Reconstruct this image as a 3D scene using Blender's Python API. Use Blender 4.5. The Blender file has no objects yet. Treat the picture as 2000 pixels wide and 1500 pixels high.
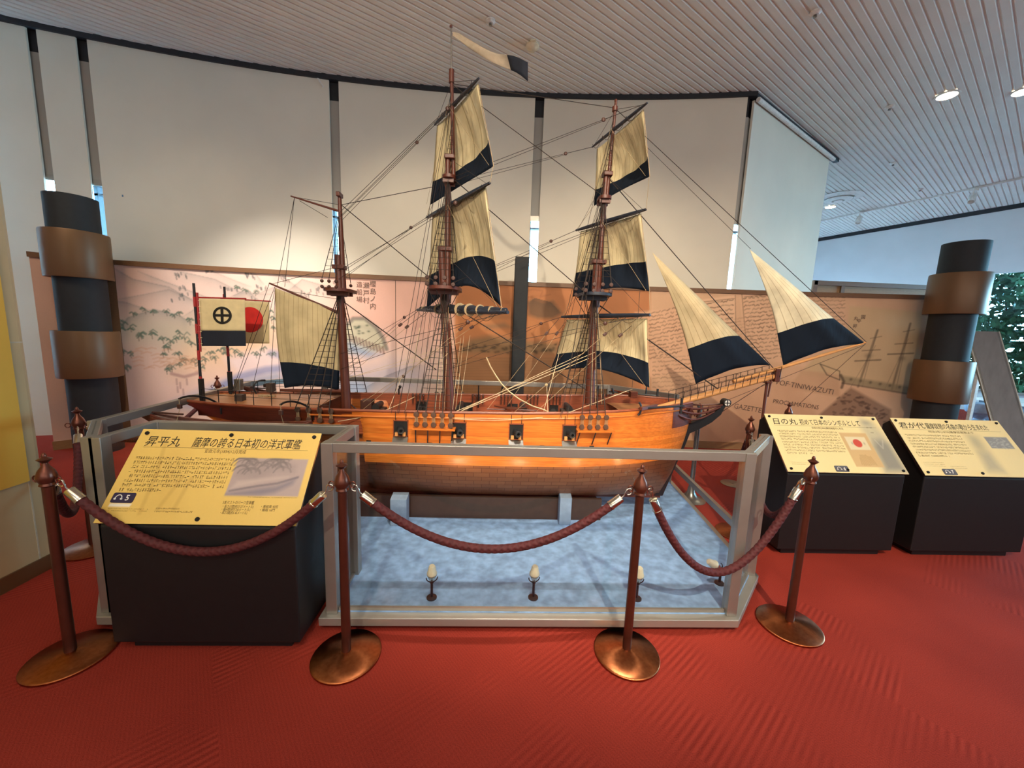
import bpy, bmesh, math, random
import numpy as np
from math import sin, cos, pi, radians
from mathutils import Vector, Matrix

random.seed(7)
rng = np.random.default_rng(7)
scene = bpy.context.scene
col = scene.collection

# ---------------------------------------------------------------- camera
F = 751.0
EYE = 1.55

def cam_axes(pitch, roll, yaw):
    p, r, w = map(radians, (pitch, roll, yaw))
    fw = np.array([sin(w) * cos(p), cos(w) * cos(p), -sin(p)])
    up = np.array([sin(w) * sin(p), cos(w) * sin(p), cos(p)])
    rt = np.array([cos(w), -sin(w), 0])
    return np.array([rt * cos(r) + up * sin(r), -rt * sin(r) + up * cos(r), fw])

RC = cam_axes(8.0, 2.1, 2.4)
CC = np.array([0, 0, EYE])
cam_data = bpy.data.cameras.new('camera')
cam_data.sensor_width = 36
cam_data.lens = F / 2000 * 36
cam_data.clip_start = 0.05
cam = bpy.data.objects.new('camera', cam_data)
col.objects.link(cam)
m = Matrix.Identity(4)
for i in range(3):
    m[i][0], m[i][1], m[i][2], m[i][3] = RC[0][i], RC[1][i], -RC[2][i], CC[i]
cam.matrix_world = m
scene.camera = cam

# ---------------------------------------------------------------- colour management, world, lamps
vs = scene.view_settings
vs.view_transform = 'Standard'
vs.look = 'None'
vs.gamma = 1.0
vs.exposure = 0.0
vs.use_curve_mapping = False

world = bpy.data.worlds.new('daylight')
scene.world = world
world.use_nodes = True
bg = world.node_tree.nodes['Background']
bg.inputs[0].default_value = (0.33, 0.69, 1.0, 1)
bg.inputs[1].default_value = 30.0

WARM = (1.0, 0.74, 0.45)
WARM2 = (1.0, 0.83, 0.62)

def lamp(name, kind, loc, energy, color, target=None, **kw):
    d = bpy.data.lights.new(name, kind)
    d.energy = energy
    d.color = color
    for k, v in kw.items():
        setattr(d, k, v)
    o = bpy.data.objects.new(name, d)
    col.objects.link(o)
    o.location = loc
    if target is not None:
        o.rotation_euler = (Vector(target) - Vector(loc)).to_track_quat('-Z', 'Y').to_euler()
    return o

lamp('ceiling_spot', 'SPOT', (-0.7, -2.3, 4.7), 980, WARM2, (-0.5, 3.0, 1.95), spot_size=radians(54), spot_blend=1, shadow_soft_size=.05)
lamp('ceiling_spot', 'SPOT', (1.05, -1.95, 4.7), 1150, WARM2, (1.75, 3.0, 1.45), spot_size=radians(58), spot_blend=.8, shadow_soft_size=.03)
lamp('ceiling_spot', 'SPOT', (-2.6, 3.0, 4.7), 1000, (1, .92, .84), (-2.85, 5.1, 1.25), spot_size=radians(54), spot_blend=1, shadow_soft_size=.05)
lamp('ceiling_spot', 'SPOT', (0.2, 1.0, 4.7), 520, (1, .92, .82), (0.35, 2.55, 0.6), spot_size=radians(42), spot_blend=.9, shadow_soft_size=.04)
lamp('ceiling_fill', 'AREA', (0.0, -1.5, 4.75), 90, (1, .9, .76), (0.0, -1.5, 0), shape='RECTANGLE', size=6, size_y=3)  # broad unseen fill, added for general brightness
lamp('ceiling_fill', 'AREA', (-4.0, 1.2, 4.75), 75, WARM2, (-4.0, 1.2, 0), shape='RECTANGLE', size=2, size_y=2)  # second unseen fill, added to brighten the left side
for wx, wy, we in ((-3.6, 2.7, 85), (-1.2, 3.6, 105), (1.4, 3.6, 85), (3.4, 3.3, 30)):
    lamp('wall_washer', 'SPOT', (wx, wy, 4.72), we, (1, .8, .52), (wx, wy + 2.2, 1.7), spot_size=radians(82), spot_blend=1, shadow_soft_size=.12)
lamp('rear_fill', 'AREA', (3.0, -6.0, 3.0), 235, (1, .95, .86), (3.0, 5.0, 3.6), shape='RECTANGLE', size=14, size_y=2.6)  # added fill behind the camera, no window here; lifts ceiling and walls
lamp('window_portal', 'AREA', (13.2, 5.0, 1.95), 1, (1, 1, 1), (0, 0, 1.95), shape='RECTANGLE', size=8.5, size_y=2.7)
bpy.data.objects['window_portal'].data.cycles.is_portal = True

# ---------------------------------------------------------------- geometry of sight lines (a pixel read on a known plane)
def ray(u, v):
    return RC.T @ np.array([(u - 1000) / F, -(v - 750) / F, 1.])

def on_z(u, v, z=0.0):
    d = ray(u, v); return CC + (z - EYE) / d[2] * d

def on_y(u, v, y):
    d = ray(u, v); return CC + y / d[1] * d

def on_x(u, v, x):
    d = ray(u, v); return CC + x / d[0] * d

def on_plane(u, v, p, n):
    d = ray(u, v); p = np.array(p, float); n = np.array(n, float)
    return CC + np.dot(p - CC, n) / np.dot(d, n) * d

# ---------------------------------------------------------------- materials
def lin(c):
    return tuple(((x / 255) / 12.92 if x <= 10 else ((x / 255 + .055) / 1.055) ** 2.4) for x in c)

def new_mat(name):
    mt = bpy.data.materials.new(name)
    mt.use_nodes = True
    nt = mt.node_tree
    return mt, nt, nt.nodes['Principled BSDF']

def N(nt, t, **kw):
    n = nt.nodes.new(t)
    for k, v in kw.items():
        if k in n.inputs.keys() if isinstance(k, str) else False:
            n.inputs[k].default_value = v
        else:
            setattr(n, k, v)
    return n

def ramp(nt, a, b, p0=0.3, p1=0.7):
    r = nt.nodes.new('ShaderNodeValToRGB')
    r.color_ramp.elements[0].position = p0
    r.color_ramp.elements[1].position = p1
    r.color_ramp.elements[0].color = (*a, 1)
    r.color_ramp.elements[1].color = (*b, 1)
    return r

def mat(name, c, rough=.6, metal=0.0, var=.12, scale=20.0, stretch=(1, 1, 1), bump=0.0, spec=.5, coat=0.0):
    """one surface colour with a little procedural variation"""
    mt, nt, b = new_mat(name)
    L = nt.links.new
    c = lin(c)
    tc = nt.nodes.new('ShaderNodeTexCoord')
    mp = nt.nodes.new('ShaderNodeMapping')
    mp.inputs['Scale'].default_value = stretch
    nz = nt.nodes.new('ShaderNodeTexNoise')
    nz.inputs['Scale'].default_value = scale
    nz.inputs['Detail'].default_value = 4
    r = ramp(nt, tuple(x * (1 - var) for x in c), tuple(min(1, x * (1 + var)) for x in c))
    L(tc.outputs['Object'], mp.inputs[0]); L(mp.outputs[0], nz.inputs['Vector'])
    L(nz.outputs['Fac'], r.inputs[0]); L(r.outputs[0], b.inputs['Base Color'])
    b.inputs['Roughness'].default_value = rough
    b.inputs['Metallic'].default_value = metal
    b.inputs['Specular IOR Level'].default_value = spec
    b.inputs['Coat Weight'].default_value = coat
    if bump:
        bp = nt.nodes.new('ShaderNodeBump')
        bp.inputs['Strength'].default_value = bump
        bp.inputs['Distance'].default_value = .01
        L(nz.outputs['Fac'], bp.inputs['Height']); L(bp.outputs[0], b.inputs['Normal'])
    return mt

def wood(name, c1, c2, plank=.03, axis='Z', rough=.35, grain=(2, 30, 30), line=.35):
    """planked wood: grain along x, thin dark seams every `plank` metres"""
    mt, nt, b = new_mat(name)
    L = nt.links.new
    tc = nt.nodes.new('ShaderNodeTexCoord')
    mp = nt.nodes.new('ShaderNodeMapping'); mp.inputs['Scale'].default_value = grain
    nz = nt.nodes.new('ShaderNodeTexNoise'); nz.inputs['Scale'].default_value = 3; nz.inputs['Detail'].default_value = 6
    r = ramp(nt, lin(c1), lin(c2), .3, .7)
    L(tc.outputs['Object'], mp.inputs[0]); L(mp.outputs[0], nz.inputs['Vector']); L(nz.outputs['Fac'], r.inputs[0])
    sx = nt.nodes.new('ShaderNodeSeparateXYZ'); L(tc.outputs['Object'], sx.inputs[0])
    md = nt.nodes.new('ShaderNodeMath'); md.operation = 'FRACT'
    dv = nt.nodes.new('ShaderNodeMath'); dv.operation = 'DIVIDE'; dv.inputs[1].default_value = plank
    L(sx.outputs[axis], dv.inputs[0]); L(dv.outputs[0], md.inputs[0])
    lt = nt.nodes.new('ShaderNodeMath'); lt.operation = 'LESS_THAN'; lt.inputs[1].default_value = .07
    L(md.outputs[0], lt.inputs[0])
    fl = nt.nodes.new('ShaderNodeMath'); fl.operation = 'FLOOR'; L(dv.outputs[0], fl.inputs[0])
    wn = nt.nodes.new('ShaderNodeTexWhiteNoise'); wn.noise_dimensions = '1D'; L(fl.outputs[0], wn.inputs['W'])
    hs = nt.nodes.new('ShaderNodeMapRange'); hs.inputs[3].default_value = .85; hs.inputs[4].default_value = 1.12
    L(wn.outputs['Value'], hs.inputs[0])
    vm = nt.nodes.new('ShaderNodeVectorMath'); vm.operation = 'SCALE'
    L(r.outputs[0], vm.inputs[0]); L(hs.outputs[0], vm.inputs['Scale'])
    mx = nt.nodes.new('ShaderNodeMixRGB'); mx.blend_type = 'MULTIPLY'
    mx.inputs[2].default_value = (1 - line, 1 - line, 1 - line, 1)
    L(lt.outputs[0], mx.inputs[0]); L(vm.outputs[0], mx.inputs[1]); L(mx.outputs[0], b.inputs['Base Color'])
    b.inputs['Roughness'].default_value = rough
    return mt

def vcol_mat(name, rough=.7, spec=.3, coat=0.0, fine=.04):
    """a printed or painted picture: colours held on the mesh, with a fine paper grain"""
    mt, nt, b = new_mat(name)
    L = nt.links.new
    at = nt.nodes.new('ShaderNodeAttribute'); at.attribute_name = 'paint'
    nz = nt.nodes.new('ShaderNodeTexNoise'); nz.inputs['Scale'].default_value = 90
    tc = nt.nodes.new('ShaderNodeTexCoord'); L(tc.outputs['Object'], nz.inputs['Vector'])
    mr = nt.nodes.new('ShaderNodeMapRange'); mr.inputs[3].default_value = 1 - fine; mr.inputs[4].default_value = 1 + fine
    L(nz.outputs['Fac'], mr.inputs[0])
    vm = nt.nodes.new('ShaderNodeVectorMath'); vm.operation = 'SCALE'
    L(at.outputs['Color'], vm.inputs[0]); L(mr.outputs[0], vm.inputs['Scale']); L(vm.outputs[0], b.inputs['Base Color'])
    b.inputs['Roughness'].default_value = rough
    b.inputs['Specular IOR Level'].default_value = spec
    b.inputs['Coat Weight'].default_value = coat
    b.inputs['Coat Roughness'].default_value = .08
    return mt

def emit(name, c, s):
    mt, nt, b = new_mat(name)
    b.inputs['Base Color'].default_value = (*c, 1)
    b.inputs['Emission Color'].default_value = (*c, 1)
    b.inputs['Emission Strength'].default_value = s
    return mt

def glass_mat(name, tint=(.96, .98, .97), fac=1.0):
    mt, nt, b = new_mat(name)
    L = nt.links.new
    nt.nodes.remove(b)
    out = nt.nodes['Material Output']
    tr = nt.nodes.new('ShaderNodeBsdfTransparent'); tr.inputs[0].default_value = (*tint, 1)
    gl = nt.nodes.new('ShaderNodeBsdfGlossy'); gl.inputs['Roughness'].default_value = .01
    fr = nt.nodes.new('ShaderNodeFresnel'); fr.inputs[0].default_value = 1.45
    ge = nt.nodes.new('ShaderNodeNewGeometry')
    io = nt.nodes.new('ShaderNodeMix'); io.inputs[2].default_value = 1.45; io.inputs[3].default_value = 1 / 1.45
    L(ge.outputs['Backfacing'], io.inputs[0]); L(io.outputs[0], fr.inputs[0])
    mu = nt.nodes.new('ShaderNodeMath'); mu.operation = 'MULTIPLY'; mu.inputs[1].default_value = fac
    mx = nt.nodes.new('ShaderNodeMixShader')
    L(fr.outputs[0], mu.inputs[0]); L(mu.outputs[0], mx.inputs[0])
    L(tr.outputs[0], mx.inputs[1]); L(gl.outputs[0], mx.inputs[2]); L(mx.outputs[0], out.inputs[0])
    return mt

def carpet_mat():
    mt, nt, b = new_mat('red_carpet')
    L = nt.links.new
    tc = nt.nodes.new('ShaderNodeTexCoord')
    mp = nt.nodes.new('ShaderNodeMapping'); mp.inputs['Rotation'].default_value = (0, 0, radians(-38))
    L(tc.outputs['Object'], mp.inputs[0])
    sc = nt.nodes.new('ShaderNodeVectorMath'); sc.operation = 'SCALE'; sc.inputs['Scale'].default_value = 2.2
    L(mp.outputs[0], sc.inputs[0])
    fl = nt.nodes.new('ShaderNodeVectorMath'); fl.operation = 'FLOOR'; L(sc.outputs[0], fl.inputs[0])
    wn = nt.nodes.new('ShaderNodeTexWhiteNoise'); wn.noise_dimensions = '2D'; L(fl.outputs[0], wn.inputs['Vector'])
    sx = nt.nodes.new('ShaderNodeSeparateXYZ'); L(mp.outputs[0], sx.inputs[0])
    def stripes(sock, f):
        a = nt.nodes.new('ShaderNodeMath'); a.operation = 'MULTIPLY'; a.inputs[1].default_value = f
        s = nt.nodes.new('ShaderNodeMath'); s.operation = 'SINE'
        L(sock, a.inputs[0]); L(a.outputs[0], s.inputs[0]); return s
    s1 = stripes(sx.outputs['Y'], 230); s2 = stripes(sx.outputs['X'], 480)
    # strong cords on some tiles, faint cords the other way on the rest
    on = nt.nodes.new('ShaderNodeMapRange'); on.inputs[1].default_value = .52; on.inputs[2].default_value = .62
    L(wn.outputs['Value'], on.inputs[0])
    patch = nt.nodes.new('ShaderNodeTexNoise'); patch.inputs['Scale'].default_value = 2.4
    L(mp.outputs[0], patch.inputs['Vector'])
    pm = nt.nodes.new('ShaderNodeMapRange'); pm.inputs[1].default_value = .42; pm.inputs[2].default_value = .6
    L(patch.outputs['Fac'], pm.inputs[0])
    o2 = nt.nodes.new('ShaderNodeMath'); o2.operation = 'MULTIPLY'; L(on.outputs[0], o2.inputs[0]); L(pm.outputs[0], o2.inputs[1])
    mx = nt.nodes.new('ShaderNodeMix'); L(o2.outputs[0], mx.inputs[0])
    lo = nt.nodes.new('ShaderNodeMath'); lo.operation = 'MULTIPLY'; lo.inputs[1].default_value = .22; L(s2.outputs[0], lo.inputs[0])
    L(lo.outputs[0], mx.inputs[2]); L(s1.outputs[0], mx.inputs[3])
    fz = nt.nodes.new('ShaderNodeTexNoise'); fz.inputs['Scale'].default_value = 260; fz.inputs['Detail'].default_value = 3
    L(tc.outputs['Object'], fz.inputs['Vector'])
    big = nt.nodes.new('ShaderNodeTexNoise'); big.inputs['Scale'].default_value = 1.6; L(tc.outputs['Object'], big.inputs['Vector'])
    ad = nt.nodes.new('ShaderNodeMath'); ad.operation = 'MULTIPLY_ADD'; ad.inputs[1].default_value = .19
    L(mx.outputs[0], ad.inputs[0]); L(fz.outputs['Fac'], ad.inputs[2])
    ad2 = nt.nodes.new('ShaderNodeMath'); ad2.operation = 'MULTIPLY_ADD'; ad2.inputs[1].default_value = .5
    L(big.outputs['Fac'], ad2.inputs[0]); L(ad.outputs[0], ad2.inputs[2])
    r = ramp(nt, lin((116, 34, 25)), lin((170, 62, 47)), .35, 1.2 if False else 1.0)
    L(ad2.outputs[0], r.inputs[0]); L(r.outputs[0], b.inputs['Base Color'])
    bp = nt.nodes.new('ShaderNodeBump'); bp.inputs['Strength'].default_value = .5; bp.inputs['Distance'].default_value = .004
    L(ad.outputs[0], bp.inputs['Height']); L(bp.outputs[0], b.inputs['Normal'])
    b.inputs['Roughness'].default_value = .95
    b.inputs['Specular IOR Level'].default_value = .15
    return mt

def copper_plates():
    mt, nt, b = new_mat('copper_plates')
    L = nt.links.new
    tc = nt.nodes.new('ShaderNodeTexCoord')
    sx = nt.nodes.new('ShaderNodeSeparateXYZ'); L(tc.outputs['Object'], sx.inputs[0])
    cx = nt.nodes.new('ShaderNodeCombineXYZ'); L(sx.outputs['X'], cx.inputs[0]); L(sx.outputs['Z'], cx.inputs[1])
    bk = nt.nodes.new('ShaderNodeTexBrick')
    bk.inputs['Scale'].default_value = 1
    bk.inputs['Brick Width'].default_value = .115
    bk.inputs['Row Height'].default_value = .037
    bk.inputs['Mortar Size'].default_value = .0016
    bk.inputs['Color1'].default_value = (*lin((176, 112, 74)), 1)
    bk.inputs['Color2'].default_value = (*lin((160, 100, 66)), 1)
    bk.inputs['Mortar'].default_value = (*lin((118, 72, 48)), 1)
    L(cx.outputs[0], bk.inputs['Vector'])
    nz = nt.nodes.new('ShaderNodeTexNoise'); nz.inputs['Scale'].default_value = 22; L(tc.outputs['Object'], nz.inputs['Vector'])
    mr = nt.nodes.new('ShaderNodeMapRange'); mr.inputs[3].default_value = .3; mr.inputs[4].default_value = .48
    L(nz.outputs['Fac'], mr.inputs[0]); L(mr.outputs[0], b.inputs['Roughness'])
    bp = nt.nodes.new('ShaderNodeBump'); bp.inputs['Strength'].default_value = .35; bp.inputs['Distance'].default_value = .004
    L(nz.outputs['Fac'], bp.inputs['Height']); L(bp.outputs[0], b.inputs['Normal'])
    L(bk.outputs['Color'], b.inputs['Base Color'])
    b.inputs['Metallic'].default_value = .8
    return mt

def sail_mat(name, base, seam=14, band=.3, slope=0.0):
    """canvas in UV: seams along v, a dark band below v = band"""
    mt, nt, b = new_mat(name)
    L = nt.links.new
    uv = nt.nodes.new('ShaderNodeUVMap'); uv.uv_map = 'UVMap'
    sx = nt.nodes.new('ShaderNodeSeparateXYZ'); L(uv.outputs[0], sx.inputs[0])
    tc = nt.nodes.new('ShaderNodeTexCoord')
    mu = nt.nodes.new('ShaderNodeMath'); mu.operation = 'MULTIPLY'; mu.inputs[1].default_value = seam
    fr = nt.nodes.new('ShaderNodeMath'); fr.operation = 'FRACT'
    L(sx.outputs['X'], mu.inputs[0]); L(mu.outputs[0], fr.inputs[0])
    lt = nt.nodes.new('ShaderNodeMath'); lt.operation = 'LESS_THAN'; lt.inputs[1].default_value = .09; L(fr.outputs[0], lt.inputs[0])
    nz = nt.nodes.new('ShaderNodeTexNoise'); nz.inputs['Scale'].default_value = 7; nz.inputs['Detail'].default_value = 5
    L(tc.outputs['Object'], nz.inputs['Vector'])
    c = lin(base)
    r = ramp(nt, tuple(x * .74 for x in c), c, .3, .62); L(nz.outputs['Fac'], r.inputs[0])
    sm = nt.nodes.new('ShaderNodeMixRGB'); sm.blend_type = 'MULTIPLY'; sm.inputs[2].default_value = (.55, .5, .42, 1)
    s5 = nt.nodes.new('ShaderNodeMath'); s5.operation = 'MULTIPLY'; s5.inputs[1].default_value = .8
    L(lt.outputs[0], s5.inputs[0]); L(s5.outputs[0], sm.inputs[0]); L(r.outputs[0], sm.inputs[1])
    bd = nt.nodes.new('ShaderNodeMath'); bd.operation = 'LESS_THAN'; bd.inputs[1].default_value = band; L(sx.outputs['Y'], bd.inputs[0])
    mx = nt.nodes.new('ShaderNodeMixRGB'); L(bd.outputs[0], mx.inputs[0]); L(sm.outputs[0], mx.inputs[1])
    mx.inputs[2].default_value = (*lin((26, 34, 46)), 1)
    L(mx.outputs[0], b.inputs['Base Color'])
    wv = nt.nodes.new('ShaderNodeTexNoise'); wv.inputs['Scale'].default_value = 9
    mp = nt.nodes.new('ShaderNodeMapping'); mp.inputs['Scale'].default_value = (1.5, 1.5, .5)
    L(tc.outputs['Object'], mp.inputs[0]); L(mp.outputs[0], wv.inputs['Vector'])
    bp = nt.nodes.new('ShaderNodeBump'); bp.inputs['Strength'].default_value = .4; bp.inputs['Distance'].default_value = .03
    L(wv.outputs['Fac'], bp.inputs['Height']); L(bp.outputs[0], b.inputs['Normal'])
    b.inputs['Roughness'].default_value = .9
    b.inputs['Specular IOR Level'].default_value = .1
    return mt

def brushed_copper():
    mt, nt, b = new_mat('brushed_copper')
    L = nt.links.new
    tc = nt.nodes.new('ShaderNodeTexCoord')
    nz = nt.nodes.new('ShaderNodeTexNoise'); nz.inputs['Scale'].default_value = 60
    L(tc.outputs['Object'], nz.inputs['Vector'])
    r = ramp(nt, lin((152, 88, 52)), lin((172, 104, 64))); L(nz.outputs['Fac'], r.inputs[0]); L(r.outputs[0], b.inputs['Base Color'])
    b.inputs['Metallic'].default_value = 1
    b.inputs['Roughness'].default_value = .3
    b.inputs['Anisotropic'].default_value = .85
    tg = nt.nodes.new('ShaderNodeTangent'); tg.direction_type = 'RADIAL'; tg.axis = 'Z'
    L(tg.outputs[0], b.inputs['Tangent'])
    return mt

M = {}
M['carpet'] = carpet_mat()
M['ceiling'] = mat('ribbed_ceiling_panel', (224, 223, 216), .8, var=.04, scale=3)
M['blind'] = mat('white_blind', (222, 214, 198), .85, var=.03, scale=2)
M['wallwhite'] = mat('white_wall', (214, 218, 220), .8, var=.03, scale=2)
M['pillar'] = mat('beige_tile', (190, 168, 128), .45, var=.06, scale=3)
M['joint'] = mat('tile_joint', (190, 180, 156), .7)
M['blindgrey'] = mat('grey_blind_lining', (168, 166, 160), .85, var=.03, scale=2)
M['greywall'] = mat('grey_backing', (120, 118, 112), .8)
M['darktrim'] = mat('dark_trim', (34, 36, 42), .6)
M['brown_trim'] = mat('brown_trim', (112, 78, 50), .5, stretch=(1, 8, 8))
M['alu'] = mat('silver_frame', (164, 160, 152), .36, .7, var=.05, scale=8)
M['alu2'] = mat('plinth_silver', (174, 170, 160), .4, .6, var=.05, scale=8)
M['glass'] = glass_mat('case_glass')
M['winglass'] = glass_mat('window_glass', (.93, .98, .97), .6)
M['blue'] = mat('blue_felt', (136, 168, 208), .95, var=.24, scale=17, bump=.1, spec=.1)
M['bluebox'] = mat('pale_blue_block', (138, 158, 182), .7)
M['darkwoodblock'] = mat('dark_brown_block', (66, 50, 42), .6)
M['black'] = mat('black_laminate', (15, 15, 17), .5, var=.15)
M['blackmetal'] = mat('black_metal', (20, 20, 22), .4, .3)
M['chrome'] = mat('chrome', (214, 208, 190), .16, 1.0, var=.03)
M['channelmetal'] = mat('brushed_grey_metal', (112, 112, 114), .38, .5, stretch=(1, 1, .2))
M['deadeye'] = mat('dark_deadeye', (84, 62, 50), .35)
M['steel'] = mat('satin_steel', (150, 148, 142), .32, .9)
M['copper'] = brushed_copper()
M['bronze'] = mat('bronze_tube', (104, 60, 46), .32, .7, var=.12, scale=14)
M['rope'] = mat('maroon_rope', (76, 22, 24), .75, var=.25, scale=60)
M['colband'] = mat('brown_band', (112, 82, 54), .42, .3, var=.06, scale=3, stretch=(1, 1, .3))
M['colshaft'] = mat('charcoal_shaft', (30, 34, 38), .7)
M['hullwood'] = wood('hull_planks', (190, 98, 34), (216, 128, 52), .034, 'Z', .3)
M['darkwood'] = wood('dark_planks', (78, 34, 20), (104, 48, 28), .03, 'Z', .35)
M['deck'] = wood('deck_planks', (176, 118, 74), (200, 142, 92), .03, 'Y', .4, line=.25)
M['inner'] = wood('bulwark_planks', (120, 58, 34), (146, 76, 46), .05, 'Z', .4)
M['copperplate'] = copper_plates()
M['spar'] = mat('varnished_spar', (88, 42, 28), .45, var=.2, scale=12, stretch=(6, 6, .6))
M['lightspar'] = mat('pine_spar', (208, 150, 92), .3, var=.15, scale=12, stretch=(.6, 6, 6))
M['yard'] = mat('navy_yard', (34, 40, 52), .45)
M['navy'] = mat('navy_cloth', (20, 26, 40), .85)
M['cream'] = mat('cream_cloth', (214, 196, 150), .9, var=.08)
M['tan'] = mat('tan_cloth', (172, 156, 134), .9)
M['red'] = mat('red_cloth', (208, 42, 36), .85)
M['redpaint'] = mat('red_paint', (160, 34, 32), .5)
M['tarred'] = mat('tarred_line', (44, 34, 28), .8)
M['hemp'] = mat('hemp_line', (160, 138, 104), .85)
M['palehemp'] = mat('pale_line', (204, 182, 144), .85)
M['block'] = mat('wooden_block', (66, 36, 26), .5)
M['gunmetal'] = mat('gunmetal', (52, 54, 56), .42, .5)
M['stemblack'] = mat('black_stem', (18, 19, 22), .45)
M['boat'] = wood('boat_planks', (84, 40, 28), (108, 54, 36), .016, 'Z', .4)
M['white'] = mat('white_paint', (232, 230, 222), .5)
M['lampwhite'] = mat('white_ceramic', (226, 214, 186), .35)
M['print'] = vcol_mat('printed_panel', .35, .5, coat=.5, fine=.02)
M['muralpaint'] = vcol_mat('painted_mural', .75, .2)
M['ink'] = mat('black_ink', (36, 32, 24), .6)
M['inkbrown'] = mat('brown_ink', (96, 78, 42), .6)
M['muralink'] = mat('mural_ink', (104, 84, 72), .8)
M['badge'] = mat('badge_purple', (44, 38, 70), .4)
M['badgegrey'] = mat('badge_grey', (92, 94, 102), .4)
M['yellow'] = mat('yellow_poster', (222, 172, 64), .6, var=.05, scale=2)
M['woodboard'] = mat('pale_wood_board', (152, 116, 78), .6, stretch=(1, 1, 8))
M['ceilwhite'] = mat('white_plastic', (224, 222, 216), .5)
M['lampglow'] = emit('lamp_glow', (1, .88, .66), 30)
M['leaf'] = mat('green_leaf', (58, 104, 74), .6, var=.5, scale=3)
M['bluegrey'] = mat('blue_grey_metal', (86, 104, 124), .5)
M['hull_in'] = mat('dark_void', (16, 14, 14), .8)

# ---------------------------------------------------------------- mesh building
def wloc(o):
    v = Vector((0, 0, 0))
    while o is not None:
        v += o.location; o = o.parent
    return v

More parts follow.
